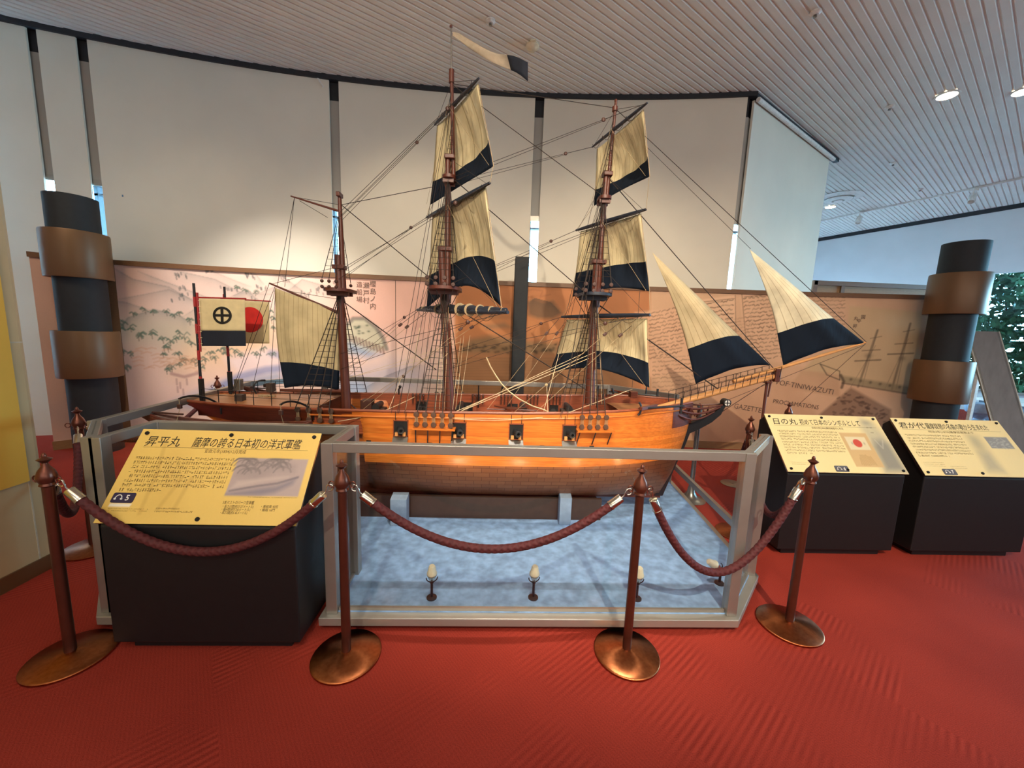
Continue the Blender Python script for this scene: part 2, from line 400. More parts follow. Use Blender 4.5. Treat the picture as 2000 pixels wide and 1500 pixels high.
class MB:
    def __init__(s):
        s.v = []; s.f = []; s.uv = {}
    def add(s, vs, fs):
        n = len(s.v); s.v += [tuple(map(float, p)) for p in vs]; s.f += [tuple(i + n for i in f) for f in fs]; return s
    def box(s, a, b):
        x0, y0, z0 = a; x1, y1, z1 = b
        return s.add([(x0, y0, z0), (x1, y0, z0), (x1, y1, z0), (x0, y1, z0), (x0, y0, z1), (x1, y0, z1), (x1, y1, z1), (x0, y1, z1)],
                     [(0, 3, 2, 1), (4, 5, 6, 7), (0, 1, 5, 4), (1, 2, 6, 5), (2, 3, 7, 6), (3, 0, 4, 7)])
    def bar(s, p, q, w, h, up=(0, 0, 1)):
        p, q = Vector(p), Vector(q); d = (q - p).normalized(); up = Vector(up)
        sd = d.cross(up)
        if sd.length < 1e-5: sd = Vector((1, 0, 0))
        sd.normalize(); u = sd.cross(d).normalized()
        a = [p + sd * (i * w / 2) + u * (j * h / 2) for i, j in ((-1, -1), (1, -1), (1, 1), (-1, 1))]
        b = [x + (q - p) for x in a]
        return s.add(a + b, [(0, 1, 2, 3), (7, 6, 5, 4), (0, 4, 5, 1), (1, 5, 6, 2), (2, 6, 7, 3), (3, 7, 4, 0)])
    def tube(s, path, r, n=8, cap=True):
        path = [Vector(p) for p in path]; k = len(path)
        rs = r if isinstance(r, (list, tuple)) else [r] * k
        vs, fs = [], []
        t0 = (path[1] - path[0]).normalized()
        ref = Vector((0, 0, 1)) if abs(t0.z) < .9 else Vector((1, 0, 0))
        a = t0.cross(ref).normalized()
        for i in range(k):
            t = (path[min(i + 1, k - 1)] - path[max(i - 1, 0)])
            t = t.normalized() if t.length > 1e-9 else t0
            a = (a - t * a.dot(t)); a = a.normalized() if a.length > 1e-6 else t.cross(Vector((0.3, 0.9, .1))).normalized()
            b = t.cross(a)
            for j in range(n):
                th = 2 * pi * j / n
                vs.append(path[i] + (a * cos(th) + b * sin(th)) * rs[i])
        for i in range(k - 1):
            for j in range(n):
                j2 = (j + 1) % n
                fs.append((i * n + j, i * n + j2, (i + 1) * n + j2, (i + 1) * n + j))
        if cap:
            fs.append(tuple(reversed(range(n)))); fs.append(tuple((k - 1) * n + j for j in range(n)))
        return s.add(vs, fs)
    def lathe(s, prof, c=(0, 0, 0), n=24, axis=(0, 0, 1), ring=False):
        q = Vector((0, 0, 1)).rotation_difference(Vector(axis)); c = Vector(c)
        vs, fs = [], []
        for r, z in prof:
            for j in range(n):
                th = 2 * pi * j / n
                vs.append(c + q @ Vector((r * cos(th), r * sin(th), z)))
        for i in range(len(prof) - 1):
            for j in range(n):
                j2 = (j + 1) % n
                fs.append((i * n + j, i * n + j2, (i + 1) * n + j2, (i + 1) * n + j))
        if ring:
            k = (len(prof) - 1) * n
            fs += [(k + j, k + (j + 1) % n, (j + 1) % n, j) for j in range(n)]
        else:
            fs.append(tuple(reversed(range(n)))); fs.append(tuple((len(prof) - 1) * n + j for j in range(n)))
        return s.add(vs, fs)
    def ball(s, c, r, n=10, sc=(1, 1, 1)):
        k = max(5, n // 2)
        prof = [(max(1e-4, r * sin(pi * i / k)), -r * cos(pi * i / k)) for i in range(k + 1)]
        m0 = len(s.v); s.lathe(prof, (0, 0, 0), n)
        for i in range(m0, len(s.v)):
            x, y, z = s.v[i]; s.v[i] = (x * sc[0] + c[0], y * sc[1] + c[1], z * sc[2] + c[2])
        return s
    def prism(s, pts, ext):
        """closed outline of 3-d points pushed along ext"""
        n = len(pts); e = Vector(ext); a = [Vector(p) for p in pts]
        return s.add(a + [p + e for p in a], [tuple(range(n)), tuple(reversed(range(n, 2 * n)))] +
                     [(i, (i + 1) % n + 0, (i + 1) % n + n, i + n)[::-1] for i in range(n)])
    def grid(s, pts, nu, nv, uv=None, close=False):
        """pts[i*nv+j]"""
        n0 = len(s.v)
        fs = []
        for i in range(nu - 1):
            for j in range(nv - 1):
                fs.append((i * nv + j, (i + 1) * nv + j, (i + 1) * nv + j + 1, i * nv + j + 1))
        s.add(pts, fs)
        if uv:
            for k, w in enumerate(uv): s.uv[n0 + k] = w
        return s
    def build(s, name, m, parent=None, smooth=35, thick=0.0):
        o0 = wloc(parent) if parent else Vector((0, 0, 0))
        me = bpy.data.meshes.new(name)
        me.from_pydata([(x - o0.x, y - o0.y, z - o0.z) for x, y, z in s.v], [], s.f)
        me.materials.append(M[m] if isinstance(m, str) else m)
        if s.uv:
            l = me.uv_layers.new(name='UVMap')
            for lp in me.loops:
                l.data[lp.index].uv = s.uv.get(lp.vertex_index, (0, 0))
        bm = bmesh.new(); bm.from_mesh(me)
        bmesh.ops.recalc_face_normals(bm, faces=bm.faces)
        if smooth:
            for f in bm.faces: f.smooth = True
        bm.to_mesh(me); bm.free()
        if smooth:
            me.set_sharp_from_angle(angle=radians(smooth))
        o = bpy.data.objects.new(name, me); col.objects.link(o)
        if parent: o.parent = parent
        if thick:
            md = o.modifiers.new('thickness', 'SOLIDIFY'); md.thickness = thick; md.offset = 0
        return o

def bevel(o, w=.004, seg=2):
    md = o.modifiers.new('bevel', 'BEVEL'); md.width = w; md.segments = seg; md.limit_method = 'ANGLE'
    return o

def tag(o, label, cat, group=None, kind=None):
    if label: o['label'] = label
    if cat: o['category'] = cat
    if group: o['group'] = group
    if kind: o['kind'] = kind
    return o

def thing(name, label, cat, loc=(0, 0, 0), rz=0, group=None):
    o = bpy.data.objects.new(name, None); o.empty_display_size = .1
    col.objects.link(o); o.location = loc; o.rotation_euler = (0, 0, rz)
    return tag(o, label, cat, group)

def struct(o):
    o['kind'] = 'structure'; return o

def copy_tree(o, parent=None):
    c = o.copy(); col.objects.link(c)
    if parent: c.parent = parent
    for ch in [x for x in list(bpy.data.objects) if x.parent == o]:
        copy_tree(ch, c)
    return c

def text_mesh(txt, size, shear=0.0, width=1.0, bold=0.0):
    """lettering as flat mesh data; origin left-bottom, in metres"""
    cu = bpy.data.curves.new('lettering', 'FONT')
    cu.body = txt; cu.size = size; cu.shear = shear; cu.resolution_u = 2; cu.offset = bold
    o = bpy.data.objects.new('lettering', cu); col.objects.link(o)
    dg = bpy.context.evaluated_depsgraph_get()
    me = bpy.data.meshes.new_from_object(o.evaluated_get(dg))
    vs = [(v.co.x * width, v.co.y) for v in me.vertices]
    fs = [tuple(p.vertices) for p in me.polygons]
    bpy.data.objects.remove(o); bpy.data.curves.remove(cu); bpy.data.meshes.remove(me)
    return vs, fs

# ---------------------------------------------------------------- painted pictures (colour held on a fine grid)
class Paint:
    def __init__(s, X, Z, base):
        s.X, s.Z = X, Z
        s.C = np.empty(X.shape + (3,)); s.C[:] = lin(base)
    def _sub(s, pts, pad):
        p = np.array(pts); x0, x1, z0, z1 = p[:, 0].min() - pad, p[:, 0].max() + pad, p[:, 1].min() - pad, p[:, 1].max() + pad
        xs = s.X[:, 0]; zs = s.Z[0, :]
        i0, i1 = np.searchsorted(xs, [x0, x1]); j0, j1 = np.searchsorted(zs, [z0, z1])
        return slice(max(i0, 0), i1 + 1), slice(max(j0, 0), j1 + 1), p
    def _dist(s, X, Z, p, closed):
        d = np.full(X.shape, 9.); n = len(p)
        for k in range(n if closed else n - 1):
            a, b = p[k], p[(k + 1) % n]; e = b - a; L2 = max(1e-12, e @ e)
            t = np.clip(((X - a[0]) * e[0] + (Z - a[1]) * e[1]) / L2, 0, 1)
            d = np.minimum(d, np.hypot(X - a[0] - t * e[0], Z - a[1] - t * e[1]))
        return d
    def _mix(s, si, sj, al, c):
        al = al[..., None]
        s.C[si, sj] = s.C[si, sj] * (1 - al) + np.array(lin(c)) * al
    def poly(s, pts, c, a=1.0, soft=.01):
        si, sj, p = s._sub(pts, soft * 2); X, Z = s.X[si, sj], s.Z[si, sj]
        if X.size == 0: return
        ins = np.zeros(X.shape, bool); n = len(p)
        for k in range(n):
            (xa, za), (xb, zb) = p[k], p[(k + 1) % n]
            cr = ((za > Z) != (zb > Z)) & (X < (xb - xa) * (Z - za) / ((zb - za) or 1e-9) + xa)
            ins ^= cr
        d = s._dist(X, Z, p, True) * np.where(ins, 1, -1)
        s._mix(si, sj, np.clip(d / soft * .5 + .5, 0, 1) * a, c)
    def line(s, pts, c, w=.012, a=1.0):
        si, sj, p = s._sub(pts, w * 2); X, Z = s.X[si, sj], s.Z[si, sj]
        if X.size == 0: return
        d = s._dist(X, Z, p, False)
        s._mix(si, sj, np.clip(1.4 - d / w, 0, 1) * a, c)
    def ridge(s, pts, c, depth=.3, a=.6):
        """ink wash that is dark along a ridge line and fades out below it"""
        p = np.array(pts); o = np.argsort(p[:, 0]); p = p[o]
        si, sj, _ = s._sub(pts, depth); X, Z = s.X[si, sj], s.Z[si, sj]
        if X.size == 0: return
        top = np.interp(X, p[:, 0], p[:, 1]); d = top - Z
        al = np.where((d > 0) & (X >= p[0, 0]) & (X <= p[-1, 0]), np.exp(-np.maximum(d, 0) / depth * 3), 0)
        ed = np.clip(np.minimum(X - p[0, 0], p[-1, 0] - X) / (.15 * (p[-1, 0] - p[0, 0])), 0, 1)
        s._mix(si, sj, al * a * ed, c)
    def blob(s, x, z, rx, rz, c, a=.7):
        si, sj, _ = s._sub([(x - rx * 2, z - rz * 2), (x + rx * 2, z + rz * 2)], 0); X, Z = s.X[si, sj], s.Z[si, sj]
        if X.size == 0: return
        s._mix(si, sj, np.exp(-(((X - x) / rx) ** 2 + ((Z - z) / rz) ** 2)) * a, c)
    def mottle(s, amp=.05, n=6):
        f = np.zeros(s.X.shape)
        for k in range(n):
            a, b, ph = rng.uniform(-9, 9, 3); f += np.sin(s.X * a * (k + 1) + s.Z * b * (k + 1) + ph) / (k + 1)
        s.C *= (1 + amp * f / 2)[..., None]
    def mesh(s, name, P3, m, parent=None):
        nu, nv = s.X.shape
        o0 = wloc(parent) if parent else Vector((0, 0, 0))
        me = bpy.data.meshes.new(name)
        me.vertices.add(nu * nv); me.vertices.foreach_set('co', (P3.reshape(-1, 3) - np.array(o0)).ravel())
        i, j = np.meshgrid(np.arange(nu - 1), np.arange(nv - 1), indexing='ij')
        q = np.stack([i * nv + j, (i + 1) * nv + j, (i + 1) * nv + j + 1, i * nv + j + 1], -1).reshape(-1, 4)
        nf = len(q); me.loops.add(nf * 4); me.polygons.add(nf)
        me.loops.foreach_set('vertex_index', q.ravel().astype(np.int32))
        me.polygons.foreach_set('loop_start', np.arange(0, nf * 4, 4, dtype=np.int32))
        me.update(calc_edges=True)
        at = me.color_attributes.new('paint', 'FLOAT_COLOR', 'POINT')
        at.data.foreach_set('color', np.concatenate([np.clip(s.C, 0, 1), np.ones((nu, nv, 1))], -1).ravel())
        me.materials.append(M[m])
        for p in me.polygons: p.use_smooth = True
        o = bpy.data.objects.new(name, me); col.objects.link(o)
        if parent: o.parent = parent
        return o

# ================================================================ the room
HC = 4.8
# floor and ceiling
struct(MB().box((-8, -6.2, -.1), (19, 14, 0)).build('floor', 'carpet', smooth=0))
RA = radians(90 - 57)                     # the ceiling ribs run along this direction
rd = Vector((cos(RA), sin(RA), 0)); rn = Vector((-sin(RA), cos(RA), 0))
cb = MB(); pitch = .085
c0 = Vector((5, 4, HC))
prof = [(0, 0), (.056, 0), (.064, .012), (.077, .012)]
row = []
for k in range(-165, 165):
    for a, z in prof: row.append((k * pitch + a, z))
vs_ = []
for a, z in row:
    for s_ in (-14, 14):
        p = c0 + rn * a + rd * s_; vs_.append((p.x, p.y, HC + z))
cb.add(vs_, [(2 * i, 2 * i + 1, 2 * i + 3, 2 * i + 2) for i in range(len(row) - 1)])
struct(cb.build('ceiling', 'ceiling', smooth=0))
struct(MB().box((-9, -8, HC + .1), (20, 16, HC + .2)).build('roof_slab', 'greywall', smooth=0))

# white hanging blinds along a shallow curve, with slits between them
BL = [(-7.6, 4.62), (-5.65, 5.02), (-4.99, 5.19), (-2.30, 5.72), (-.75, 5.835), (.49, 5.82), (2.18, 5.65), (3.30, 5.52)]
bx = np.array([p[0] for p in BL]); by = np.array([p[1] for p in BL])
cf = np.polyfit(bx[1:], by[1:], 2)
curve = lambda x: float(np.polyval(cf, x))
def curved_panel(x0, x1, z0, z1, off, thick, n=14):
    b = MB(); pts = []
    xs = [x0 + (x1 - x0) * i / n for i in range(n + 1)]
    fr = [(x, curve(x) + off) for x in xs]; bk = [(x, curve(x) + off + thick) for x in reversed(xs)]
    b.prism([(x, y, z0) for x, y in fr + bk], (0, 0, z1 - z0)); return b
slits = [(-5.45, -5.36), (-5.03, -4.925), (-2.345, -2.222), (.423, .55), (3.248, 3.347)]
edges = [-6.6] + [e for s_ in slits for e in s_]
wn_ = 0
for i in range(0, len(edges) - 1, 2):
    wn_ += 1
    o = struct(curved_panel(edges[i], edges[i + 1], 0, HC - .05, 0, .02).build('wall_back', 'blind', smooth=60))
# return panel running towards the far window
ra, rb = Vector((3.35, 5.52, 0)), Vector((5.72, 7.02, 0))
e = (rb - ra).normalized(); nn = Vector((-e.y, e.x, 0)) * .03
struct(MB().prism([(p.x, p.y, 0) for p in (ra, rb, rb + nn, ra + nn)], (0, 0, HC - .08)).build('wall_return', 'blind', smooth=0))
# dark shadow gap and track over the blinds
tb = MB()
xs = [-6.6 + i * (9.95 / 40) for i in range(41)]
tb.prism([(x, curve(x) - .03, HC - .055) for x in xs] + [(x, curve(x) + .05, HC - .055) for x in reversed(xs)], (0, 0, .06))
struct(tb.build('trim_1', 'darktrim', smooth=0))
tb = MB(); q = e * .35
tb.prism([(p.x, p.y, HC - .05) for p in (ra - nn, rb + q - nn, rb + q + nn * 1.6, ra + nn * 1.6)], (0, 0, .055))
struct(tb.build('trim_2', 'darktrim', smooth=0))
struct(MB().tube([ra - nn * 1.5 + Vector((0, 0, HC - .09)), rb + e * .05 - nn * 1.5 + Vector((0, 0, HC - .09))], .03, 10).build('trim_3', 'ceilwhite'))
# window wall behind the blinds: solid above, glazed below
def outer(z0, z1, off, th, m, name):
    b = MB(); xs = [-6.8 + i * (10.1 / 30) for i in range(31)]
    fr = [(x, curve(x) + off) for x in xs] + [(5.6, 7.25 + off)]
    bk = [(5.6, 7.25 + off + th)] + [(x, curve(x) + off + th) for x in reversed(xs)]
    b.prism([(x, y, z0) for x, y in fr + bk], (0, 0, z1 - z0)); return struct(b.build(name, m, smooth=0))
outer(3.2, HC - .28, .045, .1, 'blindgrey', 'wall_behind_blinds')
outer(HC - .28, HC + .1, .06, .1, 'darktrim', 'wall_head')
outer(3.13, 3.2, .04, .12, 'alu', 'window_1')
outer(0, .9, .06, .1, 'greywall', 'wall_sill')
wi = 1
for (a_, b_) in slits[1:]:
    wi += 1
    xm = (a_ + b_) / 2
    wb = MB(); xe = min(xm + .3, 3.345)
    wb.box((xm - .10, curve(xm) + .06, .9), (xm - .05, curve(xm) + .13, 3.13))
    wb.box((xm - .10, curve(xm) + .06, 3.02), (min(xm + .25, xe), curve(xm) + .13, 3.045))
    w = struct(wb.build('window_%d' % wi, 'bluegrey', smooth=0))
    MB().box((xm - .3, curve(xm) + .10, .9), (xe, curve(xm) + .106, 3.13)).build('pane', 'winglass', w, smooth=0)
# far wall with its long garden window
fa, fb = Vector((10.14, 12.41, 0)), Vector((11.74, 8.71, 0))
fd = (fb - fa).normalized(); fn = Vector((fd.y, -fd.x, 0)) * -1     # fn points away from the room
if fn.x < 0: fn = -fn
def far(s0, s1, z0, z1, m, name, o0=0.0, th=.15):
    p0, p1 = fa + fd * s0 + fn * o0, fa + fd * s1 + fn * o0
    return MB().prism([(p.x, p.y, z0) for p in (p0, p1, p1 + fn * th, p0 + fn * th)], (0, 0, z1 - z0)).build(name, m, smooth=0)
WS0, WS1, WZ0, WZ1 = 3.05, 12.6, .55, 3.28
struct(far(-3, 20.5, WZ1, HC, 'wallwhite', 'wall_right'))
struct(far(-3, 20.5, 0, WZ0, 'wallwhite', 'wall_right_low'))
struct(far(-3, WS0, WZ0, WZ1, 'wallwhite', 'wall_right_pier'))
struct(far(WS1, 20.5, WZ0, WZ1, 'wallwhite', 'wall_right_end'))
struct(far(-3, 20.5, HC - .1, HC, 'darktrim', 'trim_4', -.02, .03))
w = struct(far(WS0, WS1, WZ0 - .04, WZ0, 'alu', 'window_7', -.12, .3))
for s_ in (WS0, 6.2, 9.4, WS1 - .06): 
    o = far(s_, s_ + .06, WZ0, WZ1, 'alu', 'frame', .02, .06); o.parent = w
o = far(WS0, WS1, WZ0, WZ1, 'winglass', 'pane', .06, .006); o.parent = w
pm_ = bpy.data.objects['window_portal']
pc = fa + fd * ((WS0 + WS1) / 2) - fn * .02
pm_.location = (pc.x, pc.y, (WZ0 + WZ1) / 2)
pm_.rotation_euler = (-fn).to_track_quat('-Z', 'Y').to_euler()
pm_.data.size = WS1 - WS0; pm_.data.size_y = WZ1 - WZ0
if abs((pm_.rotation_euler.to_matrix() @ Vector((1, 0, 0))).z) > .5:
    pm_.data.size, pm_.data.size_y = pm_.data.size_y, pm_.data.size
# walls outside the frame that close the room
struct(MB().box((-8.1, -6.2, 0), (-8, 6, HC)).build('wall_side', 'wallwhite', smooth=0))
struct(MB().box((-8, 4.2, 0), (-6.5, 4.3, HC)).build('wall_corner', 'wallwhite', smooth=0))
struct(MB().box((-8, -6.3, 0), (19, -6.2, HC)).build('wall_rear', 'wallwhite', smooth=0))
b = MB(); e0, e1 = Vector((5.55, 7.2, 0)), Vector((8.9, 15.4, 0))
for t0_, t1_, z0, z1 in ((0, 1, 0, 1.0), (0, 1, 2.3, HC), (0, .25, 1, 2.3), (.85, 1, 1, 2.3)):  # unseen opening left in this wall, sized to brighten the far wall
    p0_, p1_ = e0.lerp(e1, t0_), e0.lerp(e1, t1_); zz = Vector((0, 0, (z0 + z1) / 2)); b.bar(p0_ + zz, p1_ + zz, .15, z1 - z0)
struct(b.build('wall_back_end', 'wallwhite', smooth=0))
# tiled pillar in the left foreground, yellow poster on it
PX = -2.70
wl = struct(bevel(MB().box((-3.5, -.8, 0), (PX, 2.32, HC)).build('wall_left', 'pillar', smooth=0), .03, 3))
jb = MB()
for z in (.62 - .9 + 1.1 - .82 + .05, 1.38, 2.76, 4.1):
    if z > .3: jb.box((PX - .001, -.7, z - .004), (PX + .002, 2.3, z + .004))
jb.box((PX - .001, 2.235, 0.02), (PX + .002, 2.243, HC))
jb.build('tile_joint', 'joint', wl, smooth=0)
y0 = on_x(57, 935, PX)
yp = thing('poster', 'flat yellow poster mounted on the beige tiled pillar at far left', 'poster', (PX, 1.2, 1.1))
MB().box((PX + .002, -.4, .58), (PX + .012, 2.235, 2.0)).build('board', 'yellow', yp, smooth=0)
struct(MB().box((-3.49, -.79, 0), (PX + .012, 2.33, .09)).build('baseboard_left', 'colband', smooth=0))

# garden seen through the far window
hb = MB()
for k in range(15000):
    s_ = rng.uniform(2.0, 6.2); z = rng.uniform(-.2, 4.1); dpt = rng.uniform(1.0, 2.3) + .25 * sin(s_ * 5 + z * 3)
    p = fa + fd * s_ + fn * dpt; p.z = z
    a = Vector(rng.normal(size=3)).normalized(); b = a.cross(Vector(rng.normal(size=3))).normalized(); sz = rng.uniform(.06, .13)
    hb.add([p - a * sz, p + b * sz * .45, p + a * sz, p - b * sz * .45], [(0, 1, 2, 3)])
hg = thing('hedge', 'bright green leafy hedge outside the far right window', 'hedge', tuple(fa + fd * 4.5 + fn * 1.6))
hb.build('leaves', 'leaf', hg, smooth=0)
tb = MB()
for k in range(9):
    p = fa + fd * (2 + k * .6) + fn * 1.7
    tb.tube([(p.x, p.y, -.1), (p.x + .1 * sin(k), p.y + .08, 1.6), (p.x + .3 * sin(k * 2), p.y + .1, 3.4)], .03, 6)
tb.build('stems', 'block', hg)
gb = thing('garden_fence', 'blue-grey slatted fence outside behind the green hedge', 'fence', tuple(fa + fd * 5.2 + fn * 2.6))
o = MB()
for z in (1.05, 1.35, 1.65, 1.95):
    p0, p1 = fa + fd * 3.0 + fn * 2.6, fa + fd * 8.6 + fn * 2.6
    o.bar((p0.x, p0.y, z), (p1.x, p1.y, z), .05, .2)
o.build('rails', 'bluegrey', gb, smooth=0)
for k in range(4):
    p0 = fa + fd * (3.2 + 1.7 * k) + fn * 2.68
    MB().box((p0.x - .05, p0.y - .05, -.2), (p0.x + .05, p0.y + .05, 2.1)).build('post', 'bluegrey', gb, smooth=0)
gd = MB(); p0, p1 = fa + fd * -3 + fn * .2, fa + fd * 20 + fn * .2
gd.prism([(p.x, p.y, -.25) for p in (p0, p1, p1 + fn * 9, p0 + fn * 9)], (0, 0, .1))
struct(gd.build('ground', 'leaf', smooth=0))

# ceiling fittings
def disc_light(u, v, label, r=.11):
    p = on_z(u, v, HC)
    t = thing('downlight', label, 'ceiling light', (p[0], p[1], HC), group=None)
    MB().lathe([(r + .025, -.012), (r + .025, 0), (r, 0), (r, -.012)], (p[0], p[1], HC), 24, ring=True).build('trim_ring', 'ceilwhite', t)
    MB().lathe([(.001, -.008), (r * .95, -.009), (r * .95, -.004), (.001, -.004)], (p[0], p[1], HC), 24).build('lens', 'lampglow', t)
    lamp('downlight_bulb', 'SPOT', (p[0], p[1], HC - .03), 80, WARM2, (p[0], p[1], 0), spot_size=radians(110), spot_blend=.8, shadow_soft_size=.06)
disc_light(1850, 186, 'round lit downlight in the ribbed ceiling at upper right, nearest whole one', .1)
disc_light(2000, 178, 'lit downlight cut by the right picture edge', .1)
disc_light(1622, 404, 'small lit downlight close to the big round air vent', .1)
p = on_z(1638, 385, HC)
t = thing('air_vent', 'large round white air diffuser in the ceiling beyond the white return panel', 'air vent', (p[0], p[1], HC))
MB().lathe([(.42, 0), (.45, -.012), (.30, -.05), (.28, -.02)], p, 32, ring=True).build('outer_ring', 'ceilwhite', t)
MB().lathe([(.22, -.01), (.26, -.06), (.12, -.085), (.10, -.03)], p, 32, ring=True).build('middle_ring', 'ceilwhite', t)
MB().lathe([(.001, -.10), (.08, -.095), (.06, -.03), (.001, -.03)], p, 24).build('centre_cone', 'ceilwhite', t)
def head(u, v, label, name='sprinkler', r=.05):
    p = on_z(u, v, HC)
    t = thing(name, label, 'ceiling sensor' if name != 'sprinkler' else 'sprinkler', (p[0], p[1], HC))
    MB().lathe([(r, 0), (r * 1.05, -.012), (r * .6, -.03), (r * .5, -.03)], p, 20).build('base', 'ceilwhite', t)
    MB().lathe([(r * .3, -.028), (r * .34, -.05), (.001, -.055)], p, 12).build('sensor', 'steel', t)
head(958, 40, 'small round sprinkler in the ceiling above the main mast, left of the pennant')
head(1593, 23, 'small sprinkler high in the ceiling near the top edge, right half')
head(1738, 208, 'small sprinkler in the ceiling left of the lit downlight')
head(1745, 318, 'tiny sprinkler in the bluish ceiling above the air diffuser')
head(1797, 369, 'tiny sprinkler in the ceiling between the diffuser and the track')
p = on_z(1040, 88, HC)
t = thing('smoke_detector', 'squat beige detector in the ceiling right of the pennant', 'ceiling sensor', (p[0], p[1], HC))
MB().lathe([(.075, 0), (.08, -.02), (.05, -.045), (.001, -.05)], p, 24).build('housing', 'lampwhite', t)
MB().box((p[0] - .03, p[1] - .1, HC - .018), (p[0] + .03, p[1] + .1, HC - .001)).build('mount', 'lampwhite', t, smooth=0)
a, b = on_z(1600, 431, HC), on_z(2006, 344, HC)
t = thing('track_rail', 'long pale lighting track across the far right ceiling', 'lighting track', tuple(a))
MB().bar(Vector(a) - Vector((0, 0, .02)), Vector(b) - Vector((0, 0, .02)), .05, .035).build('rail', 'ceilwhite', t, smooth=0)
for u, v, lb in ((1680, 412, 'white track spotlight, the left one on the far ceiling track'), (1903, 366, 'white track spotlight, the right one on the far ceiling track')):
    p = Vector(on_z(u, v, HC)); 
    t = thing('track_spotlight', lb, 'spotlight', tuple(p))
    MB().box((p.x - .05, p.y - .05, HC - .07), (p.x + .05, p.y + .05, HC - .035)).build('adapter', 'ceilwhite', t, smooth=0)
    MB().tube([p + Vector((0, 0, -.06)), p + Vector((0, 0, -.16))], .015, 8).build('arm', 'ceilwhite', t)
    MB().lathe([(.03, -.12), (.055, -.1), (.06, .1), (.045, .1), (.04, .05)], p + Vector((0, 0, -.22)), 16, (-.5, -.35, -.8)).build('lamp_head', 'ceilwhite', t)
p = on_z(636, 153, HC)
t = thing('wall_bracket', 'small white bracket under the ceiling beside the second slit', 'bracket', (p[0], p[1] - .06, HC - .12))
MB().bar((p[0] - .08, p[1] - .08, HC - .03), (p[0], p[1] - .08, HC - .15), .03, .02).add([], []).bar((p[0] - .02, p[1] - .08, HC - .04), (p[0] - .02, p[1] - .08, HC), .03, .03).build('clip', 'ceilwhite', t, smooth=0)

# ================================================================ the curved mural partition
MX = np.array([-5.02, -4.645, -3.564, -2.207, .068, 2.023, 4.236, 5.62])
MY = np.array([4.44, 4.80, 5.0, 5.16, 5.264, 5.212, 5.06, 4.89])
mxs = np.linspace(-5.02, 5.62, 400)
mys = np.interp(mxs, MX, MY)
for _ in range(40): mys[1:-1] = (mys[:-2] + mys[2:] + 2 * mys[1:-1]) / 4
myf = lambda x: float(np.interp(x, mxs, mys))
ZT = 2.19
def mur(u, v):
    """pixel of the photo read on the mural -> (x, z) on the painting"""
    y = 5.1
    for _ in range(6):
        p = on_y(u, v, y); y = myf(p[0])
    return (float(p[0]), float(p[2]))
def murs(*pp): return [mur(*p) for p in pp]
gx = np.linspace(-5.02, 5.62, 1330); gz = np.linspace(0.0, ZT - .05, 266)
X, Z = np.meshgrid(gx, gz, indexing='ij')
PT = Paint(X, Z, (222, 192, 178))
PINK, GREY, GREEN, BLUE, OCHRE = (222, 180, 166), (120, 122, 118), (84, 106, 92), (142, 158, 184), (222, 184, 134)
# --- left: landscape with hills, pines and a bay
PT.poly(murs((40, 500), (270, 510), (270, 860), (90, 860)), (206, 150, 126), .55, .25)
PT.poly(murs((640, 520), (885, 530), (885, 680), (640, 640)), (226, 176, 158), .8, .2)
PT.poly(murs((330, 640), (480, 600), (560, 640), (520, 720), (340, 730)), OCHRE, .55, .18)
for pts, dp, al in [([(215, 520), (260, 545), (330, 560), (400, 600)], .22, .5), ([(270, 530), (350, 560), (430, 590)], .2, .45),
                    ([(330, 525), (420, 545), (470, 570), (530, 575)], .28, .5), ([(395, 520), (440, 540), (490, 560)], .22, .4),
                    ([(470, 520), (500, 535), (515, 555)], .2, .5), ([(525, 525), (560, 545), (600, 575)], .25, .45),
                    ([(560, 570), (590, 545), (640, 560), (655, 590)], .3, .55), ([(225, 585), (280, 575), (330, 565), (390, 590)], .25, .4),
                    ([(205, 585), (245, 590), (290, 605)], .22, .5), ([(220, 650), (250, 620), (300, 604), (350, 615), (385, 640)], .55, .75),
                    ([(355, 620), (385, 600), (430, 600), (470, 620)], .3, .4), ([(450, 580), (480, 565), (510, 590)], .3, .6), ([(500, 575), (540, 558), (600, 580)], .3, .5)]:
    PT.ridge(murs(*pts), GREY, dp, al * .85)
    PT.line(murs(*pts), (116, 114, 110), .011, al * .35)
for c in [((250, 650), (330, 655), .5), ]: pass
PT.blob(*mur(300, 650), .6, .22, (168, 168, 148), .6)
PT.blob(*mur(240, 720), .35, .35, (160, 146, 140), .45)
PT.blob(*mur(230, 800), .5, .2, (150, 150, 156), .5)
# bay and shore
PT.poly(murs((330, 790), (430, 745), (540, 715), (560, 740), (480, 770), (380, 800)), BLUE, .75, .07)
PT.poly(murs((440, 700), (520, 680), (550, 690), (560, 720), (470, 740)), (226, 206, 206), .8, .06)
PT.line(murs((420, 760), (470, 735), (520, 722), (560, 718)), (96, 120, 170), .05, .6)
PT.line(murs((530, 690), (600, 705), (660, 730)), (110, 132, 176), .05, .5)
